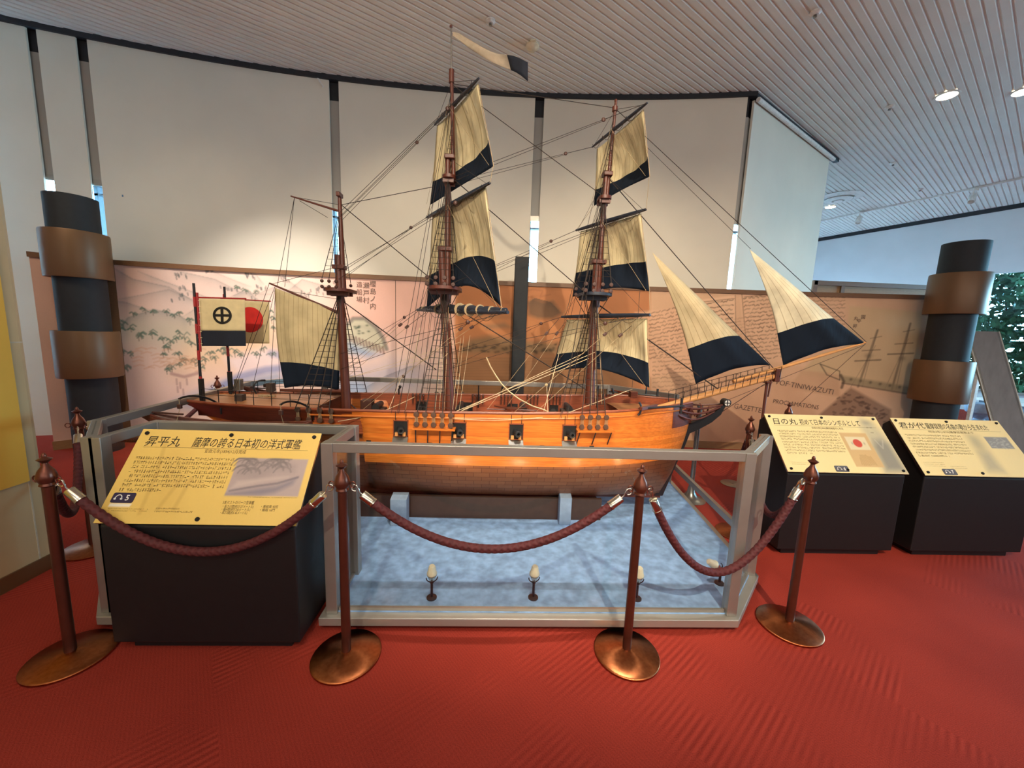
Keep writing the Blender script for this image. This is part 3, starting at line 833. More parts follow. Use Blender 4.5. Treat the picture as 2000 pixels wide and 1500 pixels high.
# headland behind the mizzen
hd = [(660, 690), (672, 640), (690, 622), (712, 622), (735, 640), (748, 660), (755, 680), (735, 688), (700, 690)]
PT.poly(murs(*hd), (188, 184, 158), .9, .03)
PT.line(murs((672, 640), (690, 622), (712, 622), (735, 640), (748, 660), (755, 682)), (92, 96, 92), .03, .7)
PT.poly(murs((675, 665), (700, 675), (745, 692), (720, 700), (680, 690)), BLUE, .8, .05)
for k in range(11):
    u = 682 + k * 6.5; v = 660 + k * 2.4
    PT.line(murs((u, v - 6), (u + 3, v + 6)), (120, 92, 88), .016, .7)
for k in range(10): PT.blob(*mur(700 + rng.uniform(-18, 30), 640 + rng.uniform(-5, 15)), .02, .012, (70, 84, 70), .8)
PT.poly(murs((670, 735), (760, 705), (830, 720), (820, 770), (670, 775)), (166, 168, 186), .6, .12)
PT.ridge(murs((690, 770), (750, 735), (800, 715), (830, 712)), (120, 120, 126), .25, .6)
PT.poly(murs((660, 738), (720, 745), (720, 775), (660, 775)), (150, 176, 208), .7, .08)
def pine(u, v, s_=1.0, c=GREEN):
    for k in range(4):
        a = rng.uniform(-1, 1); x, z = mur(u + a * 6 * s_, v + rng.uniform(-4, 4) * s_); w_ = rng.uniform(.016, .03) * s_
        PT.line([(x - w_, z - .014 * s_), (x, z + .008 * s_), (x + w_, z - .016 * s_)], c, .0085, rng.uniform(.5, .85))
    x, z = mur(u, v + 5 * s_); PT.line([(x, z + .035 * s_), (x + .006, z - .03 * s_)], (110, 102, 90), .007, .6)
for u, v, s_ in [(240, 630, 1.2), (255, 638, 1), (232, 640, 1.2), (283, 603, 1), (298, 605, 1.1), (325, 608, .9), (260, 612, .7), (270, 655, 1.1), (296, 648, 1.4), (275, 652, 1),
                 (318, 660, 1.1), (332, 665, 1), (344, 660, .9), (360, 655, 1.4), (350, 648, .9), (320, 676, 1.2), (373, 668, 1), (350, 610, .8), (370, 625, 1), (340, 615, .7),
                 (318, 688, 1), (350, 690, 1.3), (328, 680, .8), (240, 685, 1), (255, 690, .9), (248, 715, 1.2), (238, 722, 1), (335, 715, 1.2), (350, 708, 1), (362, 702, 1), (380, 705, 1.1),
                 (400, 700, 1.1), (410, 690, 1.2), (420, 698, 1.2), (432, 682, 1), (445, 690, 1.1), (458, 686, 1.2), (470, 690, 1), (440, 680, .9), (500, 690, 1), (515, 680, .9), (530, 690, 1),
                 (525, 610, 1.1), (530, 622, 1), (535, 640, .8), (325, 722, .9), (392, 715, .9), (480, 565, .9), (462, 560, .7), (498, 570, .8)]:
    pine(u, v, s_)
for u0, v0, u1, v1, n in [(340, 535, 370, 545, 9), (395, 522, 420, 532, 8), (470, 530, 500, 545, 12), (548, 542, 565, 550, 7), (600, 560, 640, 575, 10), (585, 565, 620, 580, 8),
                          (430, 558, 470, 570, 8), (330, 575, 370, 590, 9), (500, 558, 520, 565, 8), (640, 545, 660, 560, 6), (350, 560, 365, 568, 5), (480, 580, 500, 600, 8)]:
    for k in range(n):
        x, z = mur(rng.uniform(u0, u1), rng.uniform(v0, v1)); PT.line([(x, z + .018), (x + .004, z - .008)], (84, 90, 90), .009, .6)
for k in range(34):
    u, v = rng.uniform(265, 395), rng.uniform(675, 725); x, z = mur(u, v)
    PT.line([(x - .05, z - .01), (x + .01, z + .012), (x + .05, z)], (186, 134, 100), .011, .35)
PT.line(murs((335, 730), (360, 736), (390, 728)), (150, 110, 110), .022, .6)
for u, v in [(345, 745), (352, 752), (365, 745), (347, 760), (358, 765)]:
    x, z = mur(u, v); PT.line([(x, z + .03), (x, z - .04)], (140, 108, 106), .012, .5)
# --- middle: sepia seascape
PT.poly(murs((888, 530), (1275, 545), (1275, 900), (888, 900)), (186, 124, 84), 1, .02)
PT.poly(murs((888, 600), (1010, 610), (1240, 620), (1240, 660), (888, 650)), (206, 138, 90), .7, .12)
PT.poly(murs((888, 690), (1080, 690), (1240, 720), (1240, 780), (888, 780)), (156, 116, 82), .8, .1)
PT.poly(murs((1030, 590), (1042, 583), (1060, 590), (1080, 588), (1092, 603), (1098, 612), (1080, 622), (1050, 622), (1032, 615)), (118, 94, 74), .85, .03)
PT.ridge(murs((1030, 592), (1045, 582), (1075, 590), (1098, 612)), (92, 76, 64), .2, .7)
PT.poly(murs((905, 615), (960, 612), (1000, 620), (960, 626)), (150, 116, 86), .6, .04)
PT.poly(murs((940, 634), (985, 630), (1000, 640), (950, 644)), (140, 112, 88), .7, .03)
PT.poly(murs((900, 680), (920, 662), (960, 655), (1000, 662), (1040, 668), (1090, 670), (1090, 690), (900, 690)), (132, 110, 82), .8, .04)
for k in range(70):
    x, z = mur(rng.uniform(895, 1100), rng.uniform(672, 690)); PT.blob(x, z, .022, .014, (84, 70, 54), .7)
for k in range(16):
    v = 700 + k * 5; PT.line(murs((890, v), (1000, v + 2 * sin(k)), (1100, v)), (136, 100, 72), .012, .35)
PT.line(murs((1025, 570), (1040, 565), (1060, 568), (1055, 580), (1075, 575)), (160, 106, 76), .012, .5)
# --- right: manuscript sheets, newspaper, drawing of a ship
PT.poly(murs((1270, 552), (1830, 572), (1830, 900), (1270, 900)), (204, 164, 132), 1, .02)
PT.poly(murs((1370, 585), (1437, 576), (1440, 700), (1385, 700)), (216, 178, 146), .9, .01)
PT.poly(murs((1240, 610), (1345, 600), (1400, 720), (1240, 740)), (214, 170, 138), .8, .02)
PT.poly(murs((1445, 575), (1500, 573), (1650, 590), (1655, 700), (1600, 720), (1460, 700)), (212, 172, 140), .8, .02)
for a, b in [((1436, 577), (1438, 690)), ((1449, 575), (1457, 665)), ((1372, 590), (1434, 583)), ((1454, 580), (1500, 575))]:
    PT.line(murs(a, b), (132, 98, 74), .007, .7)
def script(u0, v0, u1, v1, a=.75, h=4):
    n = max(4, int(abs(u1 - u0) / 2.6)); pts = []
    for k in range(n + 1):
        t = k / n
        pts.append(mur(u0 + (u1 - u0) * t, v0 + (v1 - v0) * t + rng.uniform(-h, h) * .5 * (0.3 if rng.random() < .25 else 1)))
    k = 0
    while k < n:
        w_ = rng.integers(2, 6); PT.line(pts[k:k + w_ + 1], (92, 66, 50), .0085, a * rng.uniform(.5, 1)); k += w_ + 1 + (1 if rng.random() < .3 else 0)
for k in range(13): script(1376 + k * .8, 594 + k * 8.6, 1432 + k * .3, 586 + k * 8.6)
for k in range(17): script(1452 + k * .7, 583 + k * 7.4, 1508 + k * 2, 577 + k * 7.4)
for k in range(13): script(1540 + k * 5, 580 + k * 7.5, 1650, 580 + k * 7.6, .5)
for k in range(13): script(1268, 612 + k * 7.3, 1340 - k * .5, 598 + k * 7.3, .7)
for k in range(9): script(1275, 700 + k * 8, 1370, 692 + k * 8, .45)
for k in range(10): script(1420 + k * 3, 625 + k * 6, 1470, 618 + k * 6, .3)
PT.poly(murs((1660, 598), (1800, 608), (1790, 770), (1560, 730), (1600, 690), (1650, 680)), (196, 166, 128), .9, .02)
PT.poly(murs((1565, 722), (1640, 732), (1640, 775), (1540, 760)), (190, 150, 118), .8, .02)
INK = (84, 70, 58)
def ml(*pp, w=.01, a=.7, c=INK): PT.line(murs(*pp), c, w, a)
for bu, bv, tu, tv in [(1676, 755, 1714, 645), (1742, 760, 1778, 632)]:
    ml((bu, bv), (tu, tv), w=.016, a=.6); ml((bu + 8, bv), (tu, tv), w=.007, a=.4); ml((bu - 14, bv), (tu - 4, tv + 30), w=.006, a=.35)
    ml((tu - 44, tv + 60), (tu + 6, tv + 58), w=.011, a=.7); ml((tu - 30, tv + 40), (tu + 5, tv + 38), w=.008, a=.6); ml((tu - 14, tv + 16), (tu + 8, tv + 12), w=.007, a=.5)
    PT.blob(*mur(bu + 20, bv - 60), .05, .035, INK, .5)
ml((1602, 711), (1615, 732), (1640, 742)); ml((1602, 711), (1640, 725), (1640, 742), w=.008)
PT.poly(murs((1642, 733), (1790, 757), (1785, 772), (1645, 748)), (140, 124, 96), .75, .02)
for k in range(7): PT.blob(*mur(1662 + k * 19, 741 + k * 3), .02, .02, (70, 60, 52), .7)
ml((1642, 733), (1648, 745), (1644, 757), w=.02, a=.8); ml((1645, 748), (1790, 772), w=.012, a=.6)
PT.poly(murs((1600, 810), (1662, 757), (1740, 800), (1740, 860), (1600, 860)), (136, 104, 84), .85, .02)
for k in range(90):
    u, v = rng.uniform(1625, 1738), rng.uniform(765, 830)
    if v > 757 + abs(u - 1662) * .8: PT.line(murs((u, v), (u + rng.uniform(2, 7), v + rng.uniform(-3, 3))), (88, 66, 54), .014, .6)
for a, b in [((1700, 600), (1610, 730)), ((1480, 760), (1640, 790)), ((1440, 780), (1560, 810))]: pass
PT.poly(murs((1400, 730), (1560, 745), (1600, 820), (1560, 870), (1380, 870)), (198, 154, 122), .6, .03)
for a, b in [(.55, .35)]: pass
PT.C[X > mur(1262, 640)[0]] *= 1.1        # manuscript end made slightly lighter overall
PT.mottle(.05, 7)
msf = np.interp(gx, mxs, mys)
P3 = np.stack([X, np.repeat(msf[:, None], len(gz), 1), Z], -1)
mural = thing('mural_partition', 'long curved partition with painted landscape and old manuscripts, behind the model ship', 'partition', (0, 5.3, 0))
PT.mesh('painting', P3, 'muralpaint', mural)
bb = MB(); xs = list(np.linspace(-5.02, 5.62, 60))
bb.prism([(x, myf(x) + .004, 0) for x in xs] + [(x, myf(x) + .12, 0) for x in reversed(xs)], (0, 0, ZT - .02)); bb.build('backing', 'brown_trim', mural, smooth=0)
bb = MB(); bb.prism([(x, myf(x) - .02, ZT - .055) for x in xs] + [(x, myf(x) + .13, ZT - .055) for x in reversed(xs)], (0, 0, .055)); bb.build('top_rail', 'brown_trim', mural, smooth=0)
bb = MB(); bb.prism([(x, myf(x) - .015, 0) for x in xs] + [(x, myf(x), 0) for x in reversed(xs)], (0, 0, .1)); bb.build('kickboard', 'woodboard', mural, smooth=0)
bb = MB()
for u in (773, 880, 1244):
    x, z = mur(u, 640); bb.box((x - .003, myf(x) - .004, .1), (x + .003, myf(x), ZT - .06))
bb.build('panel_seam', 'muralink', mural, smooth=0)
def mural_text(txt, size, u, v, name, width=1.0, rot=0.0, m='muralink', shear=0.0, parent=mural):
    vs, fs = text_mesh(txt, size, shear, width); x0, z0 = mur(u, v); b = MB()
    c, s_ = cos(rot), sin(rot)
    b.add([(x0 + a * c - d * s_, myf(x0 + a * c) - .006, z0 + a * s_ + d * c) for a, d in vs], fs); return b.build(name, m, parent, smooth=0)
def column_text(txt, size, u, v):
    for k, ch in enumerate(txt): mural_text(ch, size, u, v + k * 14.5, 'inscription')
column_text('櫻島ノ内', .085, 722, 559); column_text('瀬戸村', .085, 709, 562); column_text('造船場', .08, 696, 560)
mural_text('VOF·TINIWAZUTI', .1, 1512, 750, 'newspaper_lettering', 1.0, -.14)
mural_text('PROCLAMATIONS', .085, 1508, 787, 'newspaper_lettering', .9, -.1)
mural_text('GAZETTE', .1, 1432, 797, 'newspaper_lettering', .9, -.13)
mural_text('Tripoli', .11, 1432, 740, 'newspaper_lettering', .9, -.06)
for k, (ch, u, v) in enumerate([('昇', 1664, 640), ('平', 1672, 630), ('丸', 1666, 625), ('図', 1680, 622)]):
    mural_text(ch, .06, u, v, 'inscription')

# slim dark post standing before the mural
xm = .285
t = thing('dark_post', 'tall slim charcoal post in front of the middle of the mural', 'post', (xm, 5.14, 0))
bevel(MB().box((xm - .088, 5.06, 0), (xm + .088, 5.2, 2.48)).build('shaft', 'colshaft', t, smooth=0), .012)
MB().lathe([(.14, 0), (.14, .015), (.1, .03), (.09, .03)], (xm, 5.13, 0), 24).build('foot', 'colshaft', t)

# banded columns at both ends of the mural
def banded(cx, cy, label):
    t = thing('banded_column', label, 'column', (cx, cy, 0))
    MB().lathe([(.205, 0), (.205, 2.77), (.19, 2.77), (.19, 2.3)], (cx, cy, 0), 40).build('shaft', 'colshaft', t)
    for z0, z1 in ((1.93, 2.41), (.86, 1.37)):
        MB().lathe([(.2, z0 + .02), (.262, z0), (.266, z0 + .012), (.266, z1 - .012), (.262, z1), (.2, z1 - .02)], (cx, cy, 0), 40).build('band', 'colband', t)
banded(-4.56, 4.48, 'charcoal column with two brown bands at the left end of the mural')
banded(5.56, 4.58, 'charcoal column with two brown bands at the right end of the mural')

# pale wooden board behind the right end
t = thing('wood_board', 'pale wooden board wall rising behind the right end of the mural', 'board', (7, 7.15, 0))
MB().box((5.86, 7.12, 0), (8.5, 7.2, 2.58)).build('panel', 'woodboard', t, smooth=0)
bb = MB().box((5.82, 7.08, 2.58), (8.5, 7.24, 2.66)).box((5.8, 7.08, 0), (5.88, 7.24, 2.66)).box((6.35, 7.09, 0), (6.42, 7.13, 2.58))
bb.build('frame', 'brown_trim', t, smooth=0)

# ================================================================ display case
case = thing('display_case', 'low open-topped silver-framed glass case with blue floor, around the model ship', 'display case', (-.3, 3.0, 0))
# outline of the plinth (seen from above), counter-clockwise from the front left of the front bay
OUT = [(-.86, 1.79), (1.32, 1.79), (1.69, 2.17), (1.84, 3.72), (1.3, 4.3), (-1.9, 4.3), (-2.39, 3.72), (-2.235, 2.12), (-1.935, 1.79), (-1.82, 1.79), (-1.82, 2.1), (-.86, 2.1)]
def inset(poly, d):
    n = len(poly); res = []
    for i in range(n):
        p0, p1, p2 = (Vector((*poly[(i + k) % n], 0)) for k in (-1, 0, 1))
        e1, e2 = (p1 - p0).normalized(), (p2 - p1).normalized()
        n1, n2 = Vector((-e1.y, e1.x, 0)), Vector((-e2.y, e2.x, 0))
        b = (n1 + n2); b = b / max(.2, b.dot(n1)) if b.length > 1e-6 else n1
        res.append((p1.x + b.x * d, p1.y + b.y * d))
    return res
def slab(poly, z0, z1):
    return MB().prism([(x, y, z0) for x, y in poly], (0, 0, z1 - z0))
slab(inset(OUT, .05), 0, .035).build('recessed_foot', 'black', case, smooth=0)
bevel(slab(OUT, .03, .075).build('plinth', 'alu2', case, smooth=0), .004)
slab(inset(OUT, .045), .07, .081).build('blue_floor', 'blue', case, smooth=0)
RAILP = inset(OUT, .055)
RZ = .98
def vpost(x, y, z0, z1, w=.055):
    return bevel(MB().box((x - w / 2, y - w / 2, z0), (x + w / 2, y + w / 2, z1)).build('corner_post', 'alu', case, smooth=0), .003)
NOTOP = (2,)                              # the bow side carries only a low rail
for i, (x, y) in enumerate(RAILP):
    x2, y2 = RAILP[(i + 1) % len(RAILP)]
    vpost(x, y, .075, RZ - .001)
    if i in NOTOP:
        MB().bar((x, y, .29), (x2, y2, .29), .03, .045).build('low_rail', 'alu', case, smooth=0)
        continue
    bevel(MB().bar((x, y, RZ - .025), (x2, y2, RZ - .024), .042, .048).build('top_rail', 'alu', case, smooth=0), .003)
    d = (Vector((x2, y2, 0)) - Vector((x, y, 0))); L_ = d.length; d /= L_
    if L_ < .1: continue
    a, b = Vector((x, y, 0)) + d * .03, Vector((x2, y2, 0)) - d * .03
    MB().bar((a.x, a.y, .53), (b.x, b.y, .53), .006, .9).build('glass_pane', 'glass', case, smooth=0)
    MB().bar((a.x, a.y, .088), (b.x, b.y, .088), .016, .02).build('glazing_bead', 'alu', case, smooth=0)

# cradle and packing blocks under the hull
t = thing('keel_cradle', 'long dark brown cradle under the keel on the blue floor', 'cradle', (-.1, 3.02, .08))
MB().box((-1.06, 2.84, .081), (.86, 3.2, .204)).box((-1.06, 2.84, .204), (.86, 2.87, .255)).box((-1.06, 3.17, .204), (.86, 3.2, .255)).build('trough', 'darkwoodblock', t, smooth=0)
for x0, x1, y0, y1, h, lb in ((-.75, -.63, 2.70, 2.79, .288, 'pale blue upright block under the hull at left, nearest the stern'), (.515, .605, 2.755, 2.835, .30, 'pale blue upright block under the hull at right, towards the bow')):
    t = thing('support_block', lb, 'support', ((x0 + x1) / 2, (y0 + y1) / 2, .08))
    bevel(MB().prism([(x0, y0, .081), (x0, y0, h), (x0, y1, h + .02), (x0, y1, .081)], (x1 - x0, 0, 0)).build('block', 'bluebox', t, smooth=0), .004)

# small spotlights standing on the blue floor
def floor_spot(x, y, label, rz=0.0, tilt=8.0, lean=0.0):
    t = thing('floor_spotlight', label, 'spotlight', (x, y, .081), rz, 'small spotlights on the case floor')
    o = t.location.copy(); t.location = (0, 0, 0)
    MB().lathe([(.028, 0), (.028, .006), (.008, .01), (.008, .012)], (0, 0, 0), 20).build('base', 'gunmetal', t)
    MB().tube([(0, 0, .008), (0, 0, .085)], .0075, 10).build('stem', 'blackmetal', t)
    q = Matrix.Rotation(radians(tilt), 3, 'X') @ Matrix.Rotation(radians(lean), 3, 'Y')
    ax = q @ Vector((0, 0, 1)); c = Vector((0, 0, .095))
    yk = MB(); arc = [c + q @ Vector((.03 * cos(a), 0, .03 + .03 * sin(a))) for a in np.linspace(-pi, 0, 9)]
    yk.tube(arc, .003, 6).ball(c, .012, 8); yk.build('yoke', 'blackmetal', t)
    MB().lathe([(.022, .052), (.027, .054), (.0275, .06), (.023, .072), (.0185, .098), (.014, .106), (.001, .107)], c, 20, ax).build('cap', 'lampwhite', t)
    MB().lathe([(.0255, .048), (.0275, .05), (.0275, .055), (.0255, .057)], c, 20, ax, ring=True).build('band', 'steel', t)
    MB().lathe([(.001, .012), (.012, .014), (.019, .03), (.0245, .05), (.001, .052)], c, 16, ax).build('reflector', 'chrome', t)
    t.location = o
    tgt = (x * .8 + (.0 if lean == 0 else -.5), 2.95, 1.05)
    lamp('floor_spot_bulb', 'SPOT', (x, y + .05, .26), 9, (1, .70, .38), tgt, spot_size=radians(80), spot_blend=.7, shadow_soft_size=.02)
floor_spot(-.316, 1.936, 'small white-capped spotlight on blue floor, leftmost of the front row', .2)
floor_spot(.242, 1.943, 'small white-capped spotlight on blue floor under the low point of the middle rope', .1)
floor_spot(.824, 1.941, 'small white spotlight half hidden behind the third front stanchion', -.1)
floor_spot(1.383, 2.081, 'small white spotlight tipped over to the left at the right corner of the case', 0, 10, -58)

# ================================================================ rope barrier
def stanchion(loc, label, rz=0.0, group='copper rope stanchions'):
    t = thing('stanchion', label, 'stanchion', (0, 0, 0), 0, group)
    MB().lathe([(.150, 0), (.155, .004), (.155, .011), (.150, .016), (.03, .034), (.024, .036), (.001, .036)], (0, 0, 0), 56).build('base', 'copper', t, smooth=40)
    MB().lathe([(.021, .034), (.0205, .5), (.0195, .815), (.0195, .822)], (0, 0, 0), 24).build('pole', 'bronze', t)
    MB().lathe([(.0195, .818), (.027, .825), (.024, .835), (.032, .852), (.033, .864), (.026, .888), (.013, .908), (.009, .922), (.015, .928), (.0245, .938), (.0150, .943), (.008, .948), (.0085, .955), (.005, .963), (.001, .966)], (0, 0, 0), 28).build('finial', 'bronze', t)
    rb = MB()
    for s_ in (-1, 1):
        rb.tube([(s_ * (.034 + .012 * (1 - cos(a))), 0, .850 + .014 * sin(a)) for a in np.linspace(0, 2 * pi, 13)], .003, 6)
    rb.build('hook_ring', 'bronze', t)
    t.location = loc; t.rotation_euler.z = rz
    return t
ST = {
    1: (-1.896, 1.635), 2: (-.663, 1.64), 3: (.677, 1.657), 4: (1.642, 1.844), 5: (-2.66, 2.50), 6: (1.965, 2.815), 7: (2.80, 3.50), 8: (-2.93, 4.12), }
s1 = stanchion((*ST[1], 0), 'copper stanchion at far left front, in front of the main sign lectern')
def st_copy(k, label, rz=0.0):
    c = copy_tree(s1); c.location = (*ST[k], 0); c.rotation_euler.z = rz; c['label'] = label; return c
st_copy(2, 'copper stanchion just right of the main sign lectern, before the case corner')
st_copy(3, 'copper stanchion before the right half of the case front, third along the front')
st_copy(4, 'copper stanchion at front right, overlapping the lectern with the red disc', .9)
st_copy(5, 'copper stanchion behind the far left one, next to the beige pillar', .6)
st_copy(6, 'copper stanchion just beyond the right corner of the glass case', .9)
st_copy(7, 'copper stanchion whose finial shows above the lectern with the red disc', .3)
st_copy(8, 'copper stanchion behind the case, finial seen beside the ship flag poles', .3)
t = thing('trumpet_stand', 'satin silver post with flared trumpet foot on the carpet beyond the bow', 'post', (1.90, 3.443, 0))
MB().lathe([(.135, 0), (.135, .005), (.10, .012), (.06, .035), (.035, .08), (.025, .14), (.022, .2), (.022, .2)], (1.90, 3.443, 0), 40).build('flared_foot', 'steel', t)
MB().tube([(1.90, 3.443, .19), (1.90, 3.443, .9)], .021, 20).build('pole', 'steel', t)
MB().lathe([(.022, 0), (.028, .01), (.028, .03), (.001, .036)], (1.90, 3.443, .9), 20).build('cap', 'steel', t)
t = thing('floor_disc', 'flat round metal floor plate on red carpet between the stanchions at right', 'floor plate', (2.566, 3.848, 0))
MB().lathe([(.11, 0), (.115, .003), (.11, .006), (.09, .006), (.085, .009), (.001, .009)], (2.566, 3.848, .0005), 32).build('plate', 'steel', t)
MB().lathe([(.02, .009), (.02, .012), (.001, .012)], (2.566, 3.848, .0005), 16).build('screw_cap', 'steel', t)

def rope(p, q, sag_z, label, r=.0185, lat=(0, 0, 0)):
    """braided rope between two hook rings, with metal ferrules and hooks"""
    p, q = Vector(p), Vector(q); lat = Vector(lat)
    n = 150
    mid = (p + q) / 2; mid.z = sag_z; mid += lat
    ctrl = 2 * mid - (p + q) / 2
    # ease the parabola towards a catenary shape
    pts = []
    for i in range(n + 1):
        t_ = i / n; pts.append(p * (1 - t_) ** 2 + ctrl * 2 * t_ * (1 - t_) + q * t_ ** 2)
    ln = [0]
    for a, b in zip(pts, pts[1:]): ln.append(ln[-1] + (b - a).length)
    tot = ln[-1]
    def at(s_):
        i = min(n - 1, max(0, int(np.searchsorted(ln, s_)) - 1)); k = (s_ - ln[i]) / max(1e-9, ln[i + 1] - ln[i]); return pts[i].lerp(pts[i + 1], k)
    root = thing('barrier_rope', label, 'rope', tuple(p), 0, 'braided barrier ropes')
    s0, s1_ = .115, tot - .115
    nr = int((s1_ - s0) / .0045); na = 20
    b = MB(); vs = []
    prev = None
    for i in range(nr + 1):
        s_ = s0 + (s1_ - s0) * i / nr; c = at(s_); tg = (at(s_ + .004) - at(s_ - .004)).normalized()
        a = Vector((0, 0, 1)).cross(tg)
        if prev is None: prev = a.normalized() if a.length > 1e-4 else Vector((1, 0, 0))
        a = (prev - tg * prev.dot(tg)).normalized(); prev = a; bb_ = tg.cross(a)
        for j in range(na):
            th = 2 * pi * j / na
            k1 = abs(sin(2 * th + s_ * 105)); k2 = abs(sin(2 * th - s_ * 105))
            rr = r * (.80 + .28 * max(k1, k2) - .12 * (1 - max(k1, k2)))
            vs.append(c + (a * cos(th) + bb_ * sin(th)) * rr)
    fs = [(i * na + j, i * na + (j + 1) % na, (i + 1) * na + (j + 1) % na, (i + 1) * na + j) for i in range(nr) for j in range(na)]
    b.add(vs, fs + [tuple(range(na)), tuple(nr * na + j for j in range(na))]).build('braid', 'rope', root, smooth=80)
    for e_ in (0, 1):
        sa, sb = (.052, .118) if e_ == 0 else (tot - .052, tot - .118)
        A, B = at(sa), at(sb); ax = (B - A)
        MB().lathe([(.004, 0), (.019, .002), (.021, .006), (.021, .058), (.0225, .06), (.0225, .066), (.018, .066)], A, 20, ax).build('ferrule', 'chrome', root)
        P0 = at(0 if e_ == 0 else tot); d = (A - P0).normalized(); sd = d.cross(Vector((0, 0, 1))); sd = sd.normalized() if sd.length > 1e-4 else Vector((1, 0, 0)); up = sd.cross(d).normalized()
        hk = [A + d * .004, A - d * .014, A - d * .024 + up * .006]
        for a_ in np.linspace(0, 1.35 * pi, 9): hk.append(P0 + d * .004 - d * (.016 * sin(a_)) + up * (.014 * cos(a_)) + d * .006)
        MB().tube(hk, .0032, 8).build('hook', 'chrome', root)
    return root
def ring(k, dx, dy, z=.842):
    n_ = math.hypot(dx, dy); return (ST[k][0] + dx / n_ * .046, ST[k][1] + dy / n_ * .046, z)
def rope_between(a, b, sag, label, lat=(0, 0, 0)):
    dx, dy = ST[b][0] - ST[a][0], ST[b][1] - ST[a][1]
    return rope(ring(a, dx, dy), ring(b, -dx, -dy), sag, label, lat=lat)
zlow = on_y(410, 1078, 1.637)[2]
rope_between(1, 2, zlow, 'maroon braided rope hanging in front of the main sign lectern')
rope_between(2, 3, on_y(975, 1072, 1.65)[2], 'maroon braided rope hanging across the middle of the case front')
rope_between(3, 4, on_y(1400, 1120, 1.74)[2], 'maroon braided rope hanging at the front right corner of the case')
rope_between(5, 1, .50, 'maroon braided rope running back along the beige pillar at far left')
rope_between(4, 6, .43, 'maroon braided rope going back beside the right corner of the glass case')
rope_between(6, 7, .45, 'maroon braided rope mostly hidden behind the lectern with the red disc', (-.10, .12, 0))
rope_between(5, 8, .55, 'maroon braided rope running back outside the left end of the glass case', (-.08, 0, 0))

